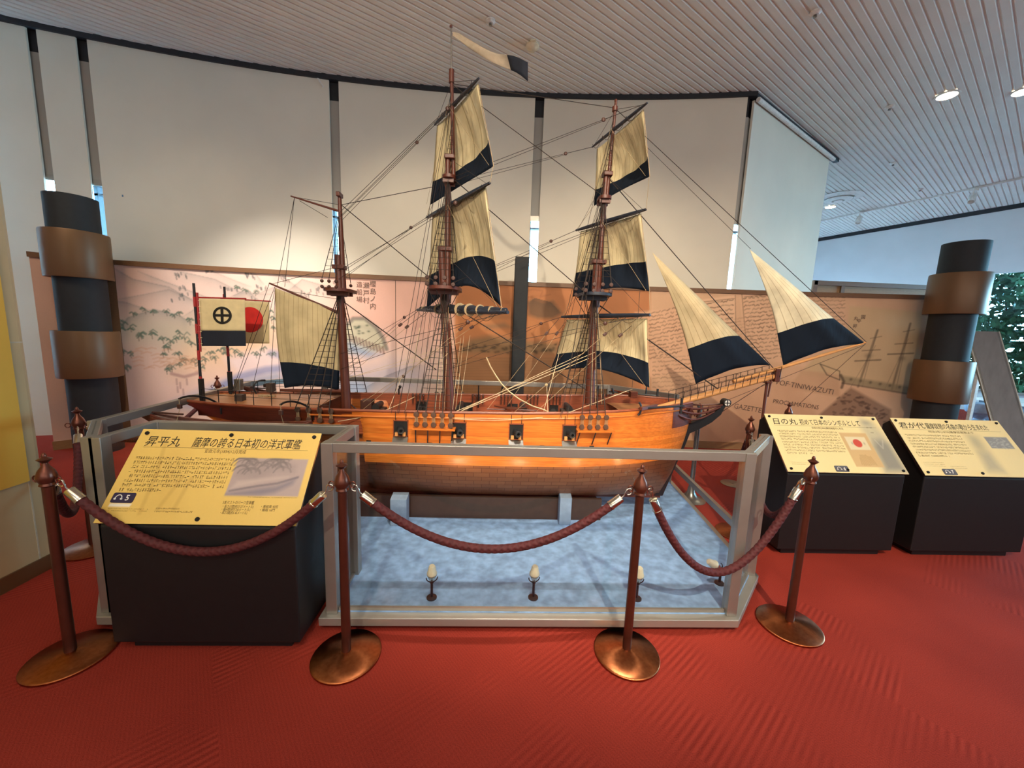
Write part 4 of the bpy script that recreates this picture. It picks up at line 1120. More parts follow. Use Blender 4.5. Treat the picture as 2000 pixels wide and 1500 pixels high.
# ================================================================ sign lecterns
def plate_frame(x0, x1, yb, zb, yt, zt):
    o = Vector((x0, yb, zb)); U = Vector((x1 - x0, 0, 0)); V = Vector((0, yt - yb, zt - zb)); n_ = U.cross(V).normalized()
    return o, U.normalized(), V.normalized(), n_, U.length, V.length
def lectern(name_label, x0, x1, yf, zb, yt, zt, depth, painter, title, sub, rows, extra, badge, bcol, brect):
    L = thing('sign_lectern', name_label, 'lectern', ((x0 + x1) / 2, yf, 0))
    yb = yf
    t_ = .028                                             # body under the sloping sign
    pr = [(yf + .012, .05), (yf + .012, zb - .02), (yt + .012, zt - .02), (yt + depth, zt - .06), (yt + depth, .05)]
    b = MB().prism([(x0 + .012, y, z) for y, z in pr], (x1 - x0 - .024, 0, 0)); bevel(b.build('body', 'black', L, smooth=0), .006)
    MB().box((x0 + .07, yf + .05, 0), (x1 - .07, yt + depth - .04, .052)).build('toe_kick', 'black', L, smooth=0)
    o, u, v, n_, W, Hh = plate_frame(x0, x1, yf, zb, yt, zt)
    n_ = n_ if n_.y < 0 else -n_
    sign = MB()
    cs = [o, o + u * W, o + u * W + v * Hh, o + v * Hh]
    sg = bevel(sign.prism([c - n_ * .012 for c in cs], n_ * .012).build('sign_plate', 'chrome', L, smooth=0), .002)
    # printed face
    nx_, nz_ = 260, 130
    gx_ = np.linspace(0, 1, nx_); gz_ = np.linspace(0, 1, nz_)
    Xp, Zp = np.meshgrid(gx_ * W, gz_ * Hh, indexing='ij')
    pt = Paint(Xp, Zp, (226, 192, 104) if badge == '5' else (240, 222, 164)); painter(pt, W, Hh)  # right-hand plates: glare put into a paler base colour
    OA, UA, VA, NA = (np.array(q_) for q_ in (o, u, v, n_))
    P3_ = OA + Xp[..., None] * UA + Zp[..., None] * VA + NA * .0012
    pt.mesh('print', P3_, 'print', sg)
    def flat(vs, fs, x, y, m, name, par, lift=.002):
        b_ = MB().add([o + u * (x + a) + v * (y + c) + n_ * lift for a, c in vs], fs); return b_.build(name, m, par, smooth=0)
    def txt(s_, size, x, y, m='ink', shear=0.0, width=1.0, name='lettering', bold=0.0, par=None, lift=.002):
        vs, fs = text_mesh(s_, size, shear, width, bold); return flat(vs, fs, x, y, m, name, par or sg, lift)
    def fitted(s_, size, xa, xb, y, m_, nm, shear=0.0, bold=0.0):
        vs, fs = text_mesh(s_, size, shear, 1.0, bold); xs_ = [a for a, c in vs]; k = (xb - xa) * W / (max(xs_) - min(xs_)); x_0 = min(xs_)
        flat([((a - x_0) * k, c) for a, c in vs], fs, xa * W, y * Hh, m_, nm, sg)
    for s_, size, xa, xb, y in title: fitted(s_, size, xa, xb, y, 'ink', 'title', .1, .0002)
    s_, size, xa, xb, y = sub; fitted(s_, size, xa, xb, y, 'inkbrown', 'subtitle')
    flat([(0, 0), (.90 * W, 0), (.90 * W, .0014), (0, .0014)], [(0, 1, 2, 3)], .05 * W, .79 * Hh, 'inkbrown', 'ruled_line', sg)
    # small print: rows of fine illegible marks
    b_ = MB()
    for (x, y, w_, hgt, cnt) in rows:
        for k in range(cnt):
            cx = x * W + w_ * W * k / cnt; cw = w_ * W / cnt * .8
            if rng.random() < .06: continue
            for q_ in range(rng.integers(2, 4)):
                if rng.random() < .55:
                    yy = y * Hh + hgt * rng.uniform(.05, .9); a = [(cx, yy), (cx + cw, yy), (cx + cw, yy + hgt * .1), (cx, yy + hgt * .1)]
                else:
                    xx = cx + cw * rng.uniform(.1, .8); a = [(xx, y * Hh), (xx + cw * .14, y * Hh), (xx + cw * .14, y * Hh + hgt), (xx, y * Hh + hgt)]
                b_.add([o + u * a_ + v * c + n_ * .0022 for a_, c in a], [(0, 1, 2, 3)])
    b_.build('small_print', 'inkbrown', sg, smooth=0)
    for s_, size, xa, xb, y in extra: fitted(s_, size, xa, xb, y, 'inkbrown', 'caption')
    # audio-guide badge with headphones
    bx0, by0, bw, bh = brect[0] * W, brect[1] * Hh, .098, .045
    pts = [(bw / 2 + (bw / 2 - .008) * sx + .008 * cos(a), bh / 2 + (bh / 2 - .008) * sz + .008 * sin(a)) for sx, sz, a0 in ((1, 1, 0), (-1, 1, pi / 2), (-1, -1, pi), (1, -1, 1.5 * pi)) for a in np.linspace(a0, a0 + pi / 2, 5)]
    bd = MB().prism([o + u * (bx0 + a) + v * (by0 + c) + n_ * .002 for a, c in pts], n_ * .0015).build('audio_badge', bcol, L, smooth=0)
    hp = MB()
    arc = [(bx0 + .03 + .014 * cos(a), by0 + .019 + .016 * sin(a)) for a in np.linspace(0, pi, 12)]
    hp.tube([o + u * a + v * c + n_ * .0045 for a, c in arc], .0018, 6)
    for s2 in (-1, 1):
        hp.ball(o + u * (bx0 + .03 + s2 * .014) + v * (by0 + .017) + n_ * .0045, .0048, 8)
    hp.build('headphones', 'white', bd)
    txt(badge, .034, bx0 + .06, by0 + .011, 'white', name='number', par=bd, lift=.0045, bold=.0008)
    for fx, fy in ((.035, .95), (.5, .95), (.965, .95), (.035, .05), (.5, .05), (.965, .05)):
        if brect[2] and (fx, fy) == (.035, .05): continue
        MB().lathe([(.0095, 0), (.0095, .006), (.007, .009), (.001, .009)], o + u * (fx * W) + v * (fy * Hh) + n_ * .001, 14, n_).build('bolt', 'blackmetal', L)
    return L

def paint5(p, W, H):
    P_ = lambda *pp: [(a * W, b_ * H) for a, b_ in pp]
    p.poly(P_((.22, .1), (.38, .1), (.34, .45), (.28, .8), (.2, .8)), (206, 170, 92), .35, .05)
    for a, b in [((.16, .82), (.19, .5)), ((.19, .5), (.2, .1)), ((.33, .46), (.28, .14)), ((.38, .46), (.36, .14))]:
        p.line(P_(a, b), (196, 160, 84), .01, .5)
    P0_ = P_
    P_ = lambda *pp: P0_(*[(.587 + (a - .585) * 1.17, .29 + (b_ - .295) * .993) for a, b_ in pp])
    q = lambda x, y: P_((x, y))[0]
    R0 = [(.585, .295), (.91, .295), (.91, .70), (.585, .70)]
    p.poly(P_(*R0), (176, 158, 156), 1, .003)
    for k in range(38):
        x = rng.uniform(.60, .82); y = rng.uniform(.5, .69) - (.0 if x < .7 else -.03); r = rng.uniform(.015, .045)
        if y > .62 - (x - .6) * .3 + .12 and x > .84: continue
        arc = [q(x + r * cos(a), min(.695, y + r * 1.8 * sin(a))) for a in np.linspace(.2, pi - .1, 7)]
        p.line(arc, (112, 104, 106), .004, .6)
    p.poly(P_((.6, .5), (.7, .46), (.78, .55), (.86, .56), (.86, .62), (.78, .68), (.6, .68)), (142, 130, 130), .45, .02)
    p.poly(P_((.59, .31), (.72, .37), (.8, .40), (.88, .49), (.87, .42), (.8, .33), (.74, .30), (.59, .30)), (122, 118, 134), .75, .012)
    p.line(P_((.6, .345), (.72, .40), (.8, .43), (.885, .5)), (96, 92, 106), .006, .6)
    p.poly(P_((.60, .36), (.7, .43), (.78, .47), (.84, .5), (.74, .48), (.62, .44)), (198, 180, 174), .7, .01)
    p.poly(P0_((.03, .16), (.135, .16), (.14, .19), (.032, .19)), (240, 236, 220), .95, .003)
    p.mottle(.02)
rows5 = [(.042, .652 - k * .0485, .528 if k < 7 else .215, .0155, 42 if k < 7 else 17) for k in range(8)]
rows5 += [(.035, .135 - k * .02, .2, .004, 30) for k in range(2)] + [(.27, .14 - k * .028, .19 if k else .12, .007, 24) for k in range(2)] + [(.71, .272, .255, .004, 44)]
lectern('black sign lectern at left, headed 昇平丸, beside the ship case', -1.745, -.875, 1.65, .645, 1.93, .995, .02, paint5,
        [('昇平丸', .058, .05, .238, .812), ('薩摩の誇る日本初の洋式軍艦', .056, .308, .905, .812)], ('安政元年(1854)12月完成', .022, .39, .614, .742), rows5,
        [('3本マストのバーク型軍艦', .018, .593, .752, .205), ('・長さ15間(約27.27メートル)', .0155, .60, .757, .168), ('・幅4間(約7.28メートル)', .0155, .60, .745, .138), ('・深さ3間(約5.45メートル)', .0155, .60, .735, .106), ('・乗組員 40名', .0155, .795, .881, .172), ('・備砲 16門', .0155, .795, .87, .138)],
        '5', 'badge', (.028, .197, True))

def paint6(p, W, H):
    P_ = lambda *pp: [(a * W, b * H) for a, b in pp]
    p.poly(P_((.80, .0), (1, .0), (1, .62), (.94, .86), (.86, .95), (.82, .8), (.81, .5)), (176, 172, 154), .75, .04)
    p.blob(.885 * W, .77 * H, .05 * W, .14 * H, (206, 198, 160), .8)
    p.blob(.885 * W, .88 * H, .045 * W, .05 * H, (150, 148, 134), .6)
    p.poly(P_((.83, .05), (.99, .05), (.98, .5), (.93, .58), (.87, .56), (.835, .45)), (134, 134, 126), .8, .03)
    p.line(P_((.875, .57), (.905, .42), (.94, .56)), (206, 200, 182), .006, .4)
    for a, b in (((.865, .79), (.88, .79)), ((.895, .79), (.91, .79)), ((.88, .70), (.90, .70))): p.line(P_(a, b), (120, 112, 96), .004, .6)
    p.poly(P_((.59, .105), (.826, .105), (.826, .685), (.59, .685)), (212, 180, 128), 1, .004)
    p.poly(P_((.62, .39), (.795, .39), (.795, .615), (.62, .615)), (226, 214, 176), 1, .004)
    c = [(.707 * W + .033 * cos(a), .503 * H + .033 * sin(a)) for a in np.linspace(0, 2 * pi, 24, endpoint=False)]
    p.poly(c, (206, 82, 66), 1, .003)
    p.blob(.66 * W, .5 * H, .006, .01, (150, 150, 130), .7); p.blob(.765 * W, .5 * H, .006, .01, (150, 150, 130), .7)
    for k in range(9): p.line(P_((.65 + .015 * k, .14 + rng.uniform(-.02, .02)), (.66 + .012 * k, .3 + rng.uniform(-.05, .02))), (182, 148, 98), .005, .5)
    p.mottle(.02)
rows6 = [(.055, .672 - k * .0475, .52 if k < 8 else .22, .0145, 42 if k < 8 else 18) for k in range(9)] + [(.06, .15 - k * .03, .17, .004, 26) for k in range(2)]
lectern('black sign lectern with a red disc flag print, headed 日の丸', 2.055, 2.94, 2.5, .64, 2.81, .985, .06, paint6,
        [('日の丸', .058, .053, .263, .818), ('初めて日本のシンボルとして', .054, .285, .824, .818)], ('安政元年(1854)幕府総船印に制定', .02, .371, .648, .742), rows6, [], '6', 'badgegrey', (.40, .015, False))

def paint7(p, W, H):
    P_ = lambda *pp: [(a * W, b * H) for a, b in pp]
    p.poly(P_((.57, .08), (.71, .05), (.71, .7), (.60, .72)), (206, 192, 148), .7, .04)
    p.blob(.645 * W, .58 * H, .05 * W, .16 * H, (172, 166, 136), .6)
    p.poly(P_((.57, .1), (.70, .1), (.69, .40), (.60, .40)), (170, 166, 144), .6, .03)
    p.poly(P_((.75, .485), (.958, .485), (.958, .69), (.75, .69)), (146, 148, 146), 1, .004)
    for k in range(30):
        x, y = rng.uniform(.76, .93), rng.uniform(.5, .67); p.line(P_((x, y), (x + .02, y + rng.uniform(-.04, .04))), (182, 184, 176), .004, .6)
    p.mottle(.02)
rows7 = [(.042, .67 - k * .0515, .50 if k < 7 else .28, .0145, 42 if k < 7 else 24) for k in range(8)] + [(.045, .21 - k * .03, .18, .004, 26) for k in range(3)] + [(.26, .15 - k * .03, .14, .004, 22) for k in range(2)]
lectern('black sign lectern at the far right, headed 君が代', 3.062, 3.945, 2.5, .635, 2.81, .98, .06, paint7,
        [('君が代', .058, .04, .272, .818), ('薩摩琵琶の名曲の歌から生まれた', .054, .285, .853, .818)], ('明治3年(1870)薩摩琵琶歌より', .02, .275, .68, .742), rows7, [], '7', 'badgegrey', (.17, .015, False))

# ================================================================ things beyond the right end
t = thing('leaning_metal_column', 'tall dark metal channel column leaning to the right before the far window', 'column', (6.5, 4.6, 0))
A, B = Vector(on_y(1918, 648, 4.7)), Vector(on_y(1975, 850, 4.3))
d = (B - A).normalized(); B = A + d * ((A.z - .02) / -d.z)
sd = Vector((.75, -.66, 0)); up_ = sd.cross(d).normalized()
def channel(w, f, m, nm):
    prof_ = [(-w, 0), (-w * .5, f * .15), (-w * .2, f), (w * .2, f), (w * .5, f * .2), (w, 0), (w, -.03), (-w, -.03)]
    return MB().prism([A + sd * a + up_ * c for a, c in prof_], B - A).build(nm, m, t, smooth=30)
channel(.13, .07, 'channelmetal', 'channel')
for s_ in (-1, 1):
    MB().bar(A + sd * .125 * s_, B + sd * .125 * s_, .025, .06, up_).build('edge_strip', 'steel', t, smooth=0)
P_ = lambda u, v: Vector(on_y(u, v, 6.4))
t = thing('white_frame', 'white angled metal frame standing by the far window behind the right column', 'frame', tuple(P_(1890, 840)))
b = MB(); b.bar(P_(1912, 725), P_(1888, 838), .05, .05); b.bar(P_(1888, 838), P_(1850, 832), .05, .05); b.bar(P_(1905, 722), P_(1925, 728), .05, .05)
b.build('angled_bar', 'white', t, smooth=0)
q0 = P_(1888, 838); MB().tube([q0, (q0.x, q0.y, 0)], .03, 8).build('leg', 'white', t); q0 = P_(1850, 832); MB().tube([q0, (q0.x, q0.y, 0)], .03, 8).build('leg', 'white', t)
q0 = Vector(on_y(1916, 800, 6.9))
t = thing('pedestal_stool', 'pale blue rounded pedestal stool by the far window', 'stool', (q0.x, q0.y, 0))
MB().lathe([(.001, q0.z + .12), (.2, q0.z + .12), (.22, q0.z + .05), (.2, q0.z - .05), (.1, q0.z - .14), (.07, q0.z - .18)], (q0.x, q0.y, 0), 28).build('seat', 'bluebox', t)
MB().lathe([(.07, q0.z - .17), (.12, q0.z - .28), (.24, .03), (.25, 0), (.001, 0)], (q0.x, q0.y, 0), 28).build('pedestal', 'bluebox', t)
q0 = Vector(on_y(1985, 783, 7.2))
t = thing('window_cabinet', 'low dark cabinet with a white top under the far right window', 'cabinet', (q0.x + 1.2, q0.y, 0))
MB().box((q0.x - .25, 6.9, 0), (q0.x + 2.6, 7.6, q0.z - .06)).build('body', 'bluegrey', t, smooth=0)
MB().box((q0.x - .3, 6.86, q0.z - .06), (q0.x + 2.64, 7.64, q0.z)).build('top', 'white', t, smooth=0)

# ================================================================ the model ship
YC = 3.02
ship = thing('model_ship', 'large wooden three-masted sailing ship model with cream and navy sails', 'model ship', (-.2, YC, .12))
def on_c(u, v): return Vector(on_y(u, v, YC))
# ---- hull form
XS = np.array([-2.30, -2.15, -1.95, -1.6, -1.2, -.8, -.3, .2, .6, .9, 1.1, 1.25, 1.38, 1.48, 1.56, 1.60])
BR = np.array([.185, .215, .255, .305, .34, .362, .38, .38, .368, .338, .295, .24, .175, .11, .045, .012])
ZR = np.array([.955, .950, .946, .945, .948, .952, .96, .968, .98, .995, 1.008, 1.014, 1.016, 1.018, 1.02, 1.02])
ZK = np.array([.84, .74, .58, .25, .235, .228, .225, .225, .225, .225, .225, .225, .225, .42, .70, .90])
EX = np.array([2.0, 2.4, 2.3, 2.0, 1.5, .8, .46, .38, .42, .58, .78, .95, 1.0, .9, .8, .7])
br = lambda x: float(np.interp(x, XS, BR)); zr = lambda x: float(np.interp(x, XS, ZR))
zk = lambda x: float(np.interp(x, XS, ZK)); ex = lambda x: float(np.interp(x, XS, EX))
def half(x, z):
    h = min(1, max(0, (z - zk(x)) / max(.02, zr(x) - zk(x))))
    e_ = ex(x)
    if e_ < 1:   # full section: round bilge then nearly upright side
        hb = .62; q_ = min(1, h / hb); f = (1 - (1 - q_) ** (2.55 - .7 * e_)) ** (.44 + .36 * e_)
        f = f * (1 + .035 * sin(pi * h)) if h < 1 else f
    else:
        f = h ** (1 / (1 + .0)) if e_ == 1 else h ** (e_ * .62)
    return max(.006, br(x) * f)
def hull_pt(x, z, out=0.0, side=-1): return Vector((x, YC + side * (half(x, z) + out), z))
ZW = .585                                  # top of the copper
hx = [-2.30 + (1.60 + 2.30) * i / 90 for i in range(91)]
def strip(z0f, z1f, nz_, m, name, sides=(-1, 1)):
    b = MB()
    for sd_ in sides:
        pts = []
        for x in hx:
            a, c = z0f(x), z1f(x)
            for j in range(nz_ + 1):
                z = a + (c - a) * j / nz_; pts.append((x, YC + sd_ * half(x, z), z))
        b.grid(pts, len(hx), nz_ + 1)
    return b.build(name, m, ship, smooth=60)
wl_ = lambda x: max(zk(x), ZW + .03 * max(0, (x - .6)) + .02 * max(0, -x - 1))
hull = strip(lambda x: min(wl_(x), zr(x) - .01), zr, 12, 'hullwood', 'hull')
strip(zk, lambda x: min(wl_(x), zr(x) - .01), 12, 'copperplate', 'copper_sheathing')
# transom, keel, sternpost and rudder
tr = MB(); n_ = 10
pts = [(-2.30, YC - half(-2.30, z), z) for z in np.linspace(zk(-2.3), zr(-2.3), n_)] + [(-2.30, YC + half(-2.30, z), z) for z in np.linspace(zr(-2.3), zk(-2.3), n_)]
tr.prism(pts, (-.012, 0, 0)).build('transom', 'darkwood', ship, smooth=0)
MB().box((-1.78, YC - .016, .206), (1.40, YC + .016, .245)).build('keel', 'darkwood', ship, smooth=0)
MB().prism([(-1.74, YC - .014, .21), (-1.80, YC - .014, .21), (-1.98, YC - .014, .62), (-1.90, YC - .014, .62)], (0, .028, 0)).build('sternpost', 'darkwood', ship, smooth=0)
MB().prism([(-1.81, YC - .01, .215), (-1.95, YC - .01, .235), (-2.04, YC - .01, .60), (-1.985, YC - .01, .62)], (0, .02, 0)).build('rudder', 'darkwood', ship, smooth=0)
# black stem and cutwater rising to the scroll, with the round emblem
stem_o = [(1292, 966), (1322, 897), (1332, 878), (1345, 845), (1365, 836), (1387, 824), (1405, 809), (1414, 793)]
stem_i = [(1408, 789), (1402, 798), (1387, 808), (1365, 818), (1343, 828), (1334, 838), (1318, 878), (1306, 900), (1276, 966)]
MB().prism([on_c(u, v) + Vector((0, -.022, 0)) for u, v in stem_o + stem_i], (0, .044, 0)).build('stem', 'stemblack', ship, smooth=0)
ec = on_c(1417, 786)
eb = MB().lathe([(.031, -.028), (.031, .028), (.024, .03), (.024, -.03)], ec, 28, (0, 1, 0), ring=True).build('crest', 'stemblack', ship)
MB().lathe([(.001, -.026), (.0245, -.026), (.0245, .026), (.001, .026)], ec, 28, (0, 1, 0)).build('disc', 'white', eb)
MB().box((ec.x - .024, ec.y - .029, ec.z - .0035), (ec.x + .024, ec.y + .029, ec.z + .0035)).box((ec.x - .0035, ec.y - .029, ec.z - .024), (ec.x + .0035, ec.y + .029, ec.z + .024)).build('cross', 'stemblack', eb, smooth=0)
# rails along the sheer, inner bulwark, decks
def sheer_line(x0, x1, dz=0, out=0.0, side=-1, n=50): return [Vector((x, YC + side * (br(x) + out), zr(x) + dz)) for x in np.linspace(x0, x1, n)]
for sd_ in (-1, 1):
    MB().tube(sheer_line(-2.3, 1.58, .004, -.004, sd_), .011, 6).build('cap_rail', 'inner', ship)
    MB().tube(sheer_line(-1.3, 1.5, -.035, .004, sd_), .0065, 6).build('wale', 'hullwood', ship)
    b = MB(); pts = []
    for x in np.linspace(-1.28, 1.5, 50):
        for z in (zr(x) - .17, zr(x)): pts.append((x, YC + sd_ * (br(x) - .018), z))
    b.grid(pts, 50, 2).build('bulwark', 'inner', ship, smooth=60)
def deck(x0, x1, zf, name, m='deck', wd=-.012):
    b = MB(); pts = []
    xs_ = np.linspace(x0, x1, 40)
    for x in xs_:
        for s_ in (-1, -.5, 0, .5, 1): pts.append((x, YC + s_ * max(.004, br(x) + wd), zf(x) + .012 * (1 - s_ * s_)))
    return b.grid(pts, 40, 5).build(name, m, ship, smooth=60)
deck(-1.3, 1.5, lambda x: zr(x) - .16, 'main_deck')
deck(-2.29, -1.28, lambda x: .945, 'poop_deck', 'deck', -.006)
deck(.98, 1.52, lambda x: zr(x) - .06, 'forecastle_deck')
b = MB(); pts = []
for y in np.linspace(-1, 1, 17):
    w_ = br(-1.28) - .01
    for z in (.785, .948 + .012 * (1 - y * y)): pts.append((-1.28 + .05 * (abs(y) - .5), YC + y * w_, z))
b.grid(pts, 17, 2).build('poop_bulkhead', 'darkwood', ship, smooth=60)
# dark strake along the stern quarter
b = MB()
for sd_ in (-1, 1):
    pts = []
    for x in np.linspace(-2.3, -1.0, 40):
        for k in range(4):
            z = zr(x) - .15 * k / 3 * min(1, max(.15, (-1.0 - x) / .4)); pts.append((x, YC + sd_ * (half(x, z) + .003), z))
    b.grid(pts, 40, 4)
b.build('quarter_panel', 'darkwood', ship, smooth=60)
# bow: dark panel and head rails
b = MB()
for sd_ in (-1, 1):
    pts = []
    for x in np.linspace(1.36, 1.6, 14):
        for k in range(5):
            z = zr(x) - .17 * k / 4; pts.append((x, YC + sd_ * (half(x, z) + .003), z))
    b.grid(pts, 14, 5)
b.build('hawse_panel', 'darkwood', ship, smooth=60)
for sd_ in (-1, 1):
    for (dz0, u1, v1, sg, r_) in ((-.005, 1408, 790, .03, .007), (-.035, 1404, 794, .05, .008), (-.075, 1392, 803, .06, .007)):
        a = Vector((1.42, YC + sd_ * (br(1.42) + .005), zr(1.42) + dz0)); c = on_c(u1, v1) + Vector((0, sd_ * .02, 0))
        path = []
        for t_ in np.linspace(0, 1, 12):
            p_ = a.lerp(c, t_); p_.z -= sg * sin(pi * t_) * .8; path.append(p_)
        MB().tube(path, r_, 6).build('head_rail', 'spar', ship)
    for x in (1.52, 1.62, 1.70):
        k = (x - 1.42) / .44; y = YC + sd_ * (br(1.42) * (1 - k) + .015)
        MB().tube([(x, y, 1.0 + .0 * k), (x + .02, YC + sd_ * .012, .84 + .14 * k)], .006, 6).build('head_timber', 'spar', ship)
    # cathead and anchor
    a = Vector((1.20, YC + sd_ * (br(1.2) - .02), 1.03)); c = Vector((1.05 if sd_ > 0 else 1.02, YC + sd_ * (br(1.05) + .10), 1.035))
    MB().bar(a, c, .022, .022).build('cathead', 'darkwood', ship, smooth=0)
    an = MB().tube([(1.02, YC + sd_ * (br(1.05) + .07), 1.03), (1.42, YC + sd_ * (br(1.4) + .06), 1.03)], .007, 8)
    an.tube([(1.02 + .03 * cos(t_) , YC + sd_ * (br(1.05) + .05 - .02), 1.02 + .05 * sin(t_)) for t_ in np.linspace(-1.2, 1.2, 9)], .008, 6)
    an.bar((1.40, YC + sd_ * (br(1.4) + .06), .97), (1.40, YC + sd_ * (br(1.4) + .06), 1.09), .014, .014)
    an.build('anchor', 'gunmetal', ship)
# small scuppers
for x in (-.88, -.45, -.05, .34, .70):
    z = .742; p_ = hull_pt(x, z, .002)
    MB().box((p_.x - .016, p_.y - .003, p_.z - .004), (p_.x + .016, p_.y + .012, p_.z + .004)).build('scupper', 'hull_in', ship, smooth=0)
# gun ports with lid, barrel
for sd_ in (-1, 1):
    for gx_ in (-.655, -.249, .152, .531):
        zc = .842; p0 = hull_pt(gx_, zc, .004, sd_)
        port = MB().box((gx_ - .048, min(p0.y, p0.y - sd_ * .03), zc - .055), (gx_ + .048, max(p0.y, p0.y - sd_ * .03), zc + .055)).build('gunport', 'hull_in', ship, smooth=0)  # near-black panel, its colour standing for shade inside the port
        fb = MB()
        for a, c in (((-.052, -.058), (.052, -.052)), ((-.052, .052), (.052, .058)), ((-.052, -.058), (-.047, .058)), ((.047, -.058), (.052, .058))):
            y0_ = p0.y + sd_ * .004
            fb.box((gx_ + a[0], min(p0.y - sd_ * .02, y0_), zc + a[1]), (gx_ + c[0], max(p0.y - sd_ * .02, y0_), zc + c[1]))
        fb.build('port_frame', 'inner', port, smooth=0)
        q0 = p0 + Vector((0, 0, -.058)); q1 = q0 + Vector((0, sd_ * .055, -.045))
        MB().prism([q0 + Vector((-.052, 0, 0)), q0 + Vector((.052, 0, 0)), q1 + Vector((.052, 0, 0)), q1 + Vector((-.052, 0, 0))], (0, 0, -.007)).build('port_lid', 'steel', port, smooth=0)
        ax = Vector((.25, sd_ * 1.0, -.06)).normalized()
        MB().lathe([(.026, -.05), (.026, .0), (.022, .03), (.024, .05), (.021, .055), (.011, .056), (.011, .03)], p0 + Vector((0, 0, -.002)), 16, ax).build('cannon', 'gunmetal', port)
        for s2 in (-1, 1):
            MB().box((gx_ + s2 * .026 - .010, min(p0.y, p0.y + sd_ * .02), zc - .052), (gx_ + s2 * .026 + .010, max(p0.y, p0.y + sd_ * .02), zc - .026)).build('carriage_cheek', 'lightspar', port, smooth=0)
            MB().tube([p0 + Vector((s2 * .036, sd_ * .003, .058)), p0 + Vector((s2 * .036, sd_ * .001, .12))], .0022, 5).build('lid_tackle', 'tarred', port)
# channels with deadeyes
def channel_set(x0, x1, zc, xs_, name='channel'):
    for sd_ in (-1, 1):
        p0, p1 = hull_pt(x0, zc, 0, sd_), hull_pt(x1, zc, 0, sd_)
        ch = MB().prism([p0, p1, p1 + Vector((0, sd_ * .075, 0)), p0 + Vector((0, sd_ * .075, 0))], (0, 0, .013)).build(name, 'hullwood', ship, smooth=0)
        for k in np.linspace(x0 + .02, x1 - .02, max(3, len(xs_) - 1)):
            a = hull_pt(k, zc, 0, sd_); MB().bar(a + Vector((0, sd_ * .06, 0)), hull_pt(k - .01, zc - .105, .004, sd_), .007, .004).build('chain_plate', 'blackmetal', ch, smooth=0)
        for x in xs_:
            a = hull_pt(x, zc, .06, sd_)
            for dz in (.036, .105):
                MB().lathe([(.001, -.011), (.017, -.009), (.02, 0), (.017, .009), (.001, .011)], a + Vector((0, 0, dz)), 14, (0, 1, 0)).build('deadeye', 'deadeye', ch)
            for dx in (-.009, 0, .009): MB().tube([a + Vector((dx, 0, .04)), a + Vector((dx * .8, 0, .1))], .0025, 5).build('lanyard', 'hemp', ch)
channel_set(-.56, -.27, .852, [-.535 + k * .0585 for k in range(5)])
channel_set(.575, .845, .862, [.605 + k * .058 for k in range(4)])
channel_set(-1.42, -1.08, .84, [-1.38 + k * .08 for k in range(4)])

# ---- masts
def taper(pts, rs, name, m='spar', parent=None, n=14): return MB().tube(pts, rs, n).build(name, m, parent or ship)
def mast(name, lower, top_v, cap_v, up1, cap2, up2, r0):
    pass
def pole(p, q, r0, r1, name, m='spar', par=None): return taper([p, p.lerp(q, .5), q], [r0, (r0 + r1) / 2, r1], name, m, par)
mz = pole(on_c(677, 800) , on_c(660, 498), .036, .026, 'mizzen_mast')
pole(on_c(671, 580), on_c(663, 378), .024, .013, 'topmast', 'spar', mz)
mm = pole(on_c(879, 805), on_c(862, 482), .040, .028, 'main_mast')
pole(on_c(874, 592), on_c(875, 303), .026, .019, 'topmast', 'spar', mm)
pole(on_c(886, 352), on_c(882, 142), .016, .012, 'topgallant_mast', 'spar', mm)
pole(on_c(882, 150), on_c(881, 54), .006, .005, 'pole_top', 'steel', mm)
MB().ball(on_c(881, 52), .011, 10).build('truck', 'spar', mm)
MB().lathe([(.019, -.04), (.019, .045)], on_c(882, 150), 12).build('mast_cap', 'spar', mm)
fm = pole(on_c(1151, 790), on_c(1166, 508), .038, .027, 'fore_mast')
pole(on_c(1165, 600), on_c(1184, 340), .024, .018, 'topmast', 'spar', fm)
pole(on_c(1184, 395), on_c(1203, 200), .015, .010, 'topgallant_mast', 'spar', fm)
MB().ball(on_c(1203, 197), .012, 10).build('truck', 'spar', fm)
MB().lathe([(.02, -.015), (.02, .015)], on_c(1201, 213), 12).build('hounds_band', 'spar', fm)
def top_platform(par, u, v, hw, hl, m='spar'):
    c = on_c(u, v)
    pl = MB().prism([(c.x + hl * cos(a) * (1.0 if cos(a) > 0 else .9), YC + hw * (1 if sin(a) > 0 else -1) * abs(sin(a)) ** .5, c.z) for a in np.linspace(0, 2 * pi, 20, endpoint=False)], (0, 0, .022)).build('top_platform', m, par, smooth=30)
    for s_ in (-1, 1): MB().bar((c.x - hl * .8, YC + s_ * .035, c.z - .012), (c.x + hl * .8, YC + s_ * .035, c.z - .012), .022, .03).build('trestle', m, par, smooth=0)
    return c
def cap_block(par, u, v, w=.10, dx=.02):
    c = on_c(u, v); bevel(MB().box((c.x - w / 2, YC - .035, c.z - .016), (c.x + w / 2, YC + .035, c.z + .016)).build('mast_cap', 'spar', par, smooth=0), .006); return c
c_mt = top_platform(mm, 868, 568, .19, .13); cap_block(mm, 870, 487, .11)
c_mx = top_platform(mm, 877, 352, .07, .05); cap_block(mm, 879, 308, .075)
c_ft = top_platform(fm, 1158, 580, .19, .125, 'yard'); cap_block(fm, 1169, 512, .11)
c_fx = top_platform(fm, 1179, 392, .07, .05); cap_block(fm, 1186, 341, .07)
c_zt = top_platform(mz, 664, 571, .15, .10); cap_block(mz, 663, 522, .09)
cap_block(mz, 663, 381, .03)

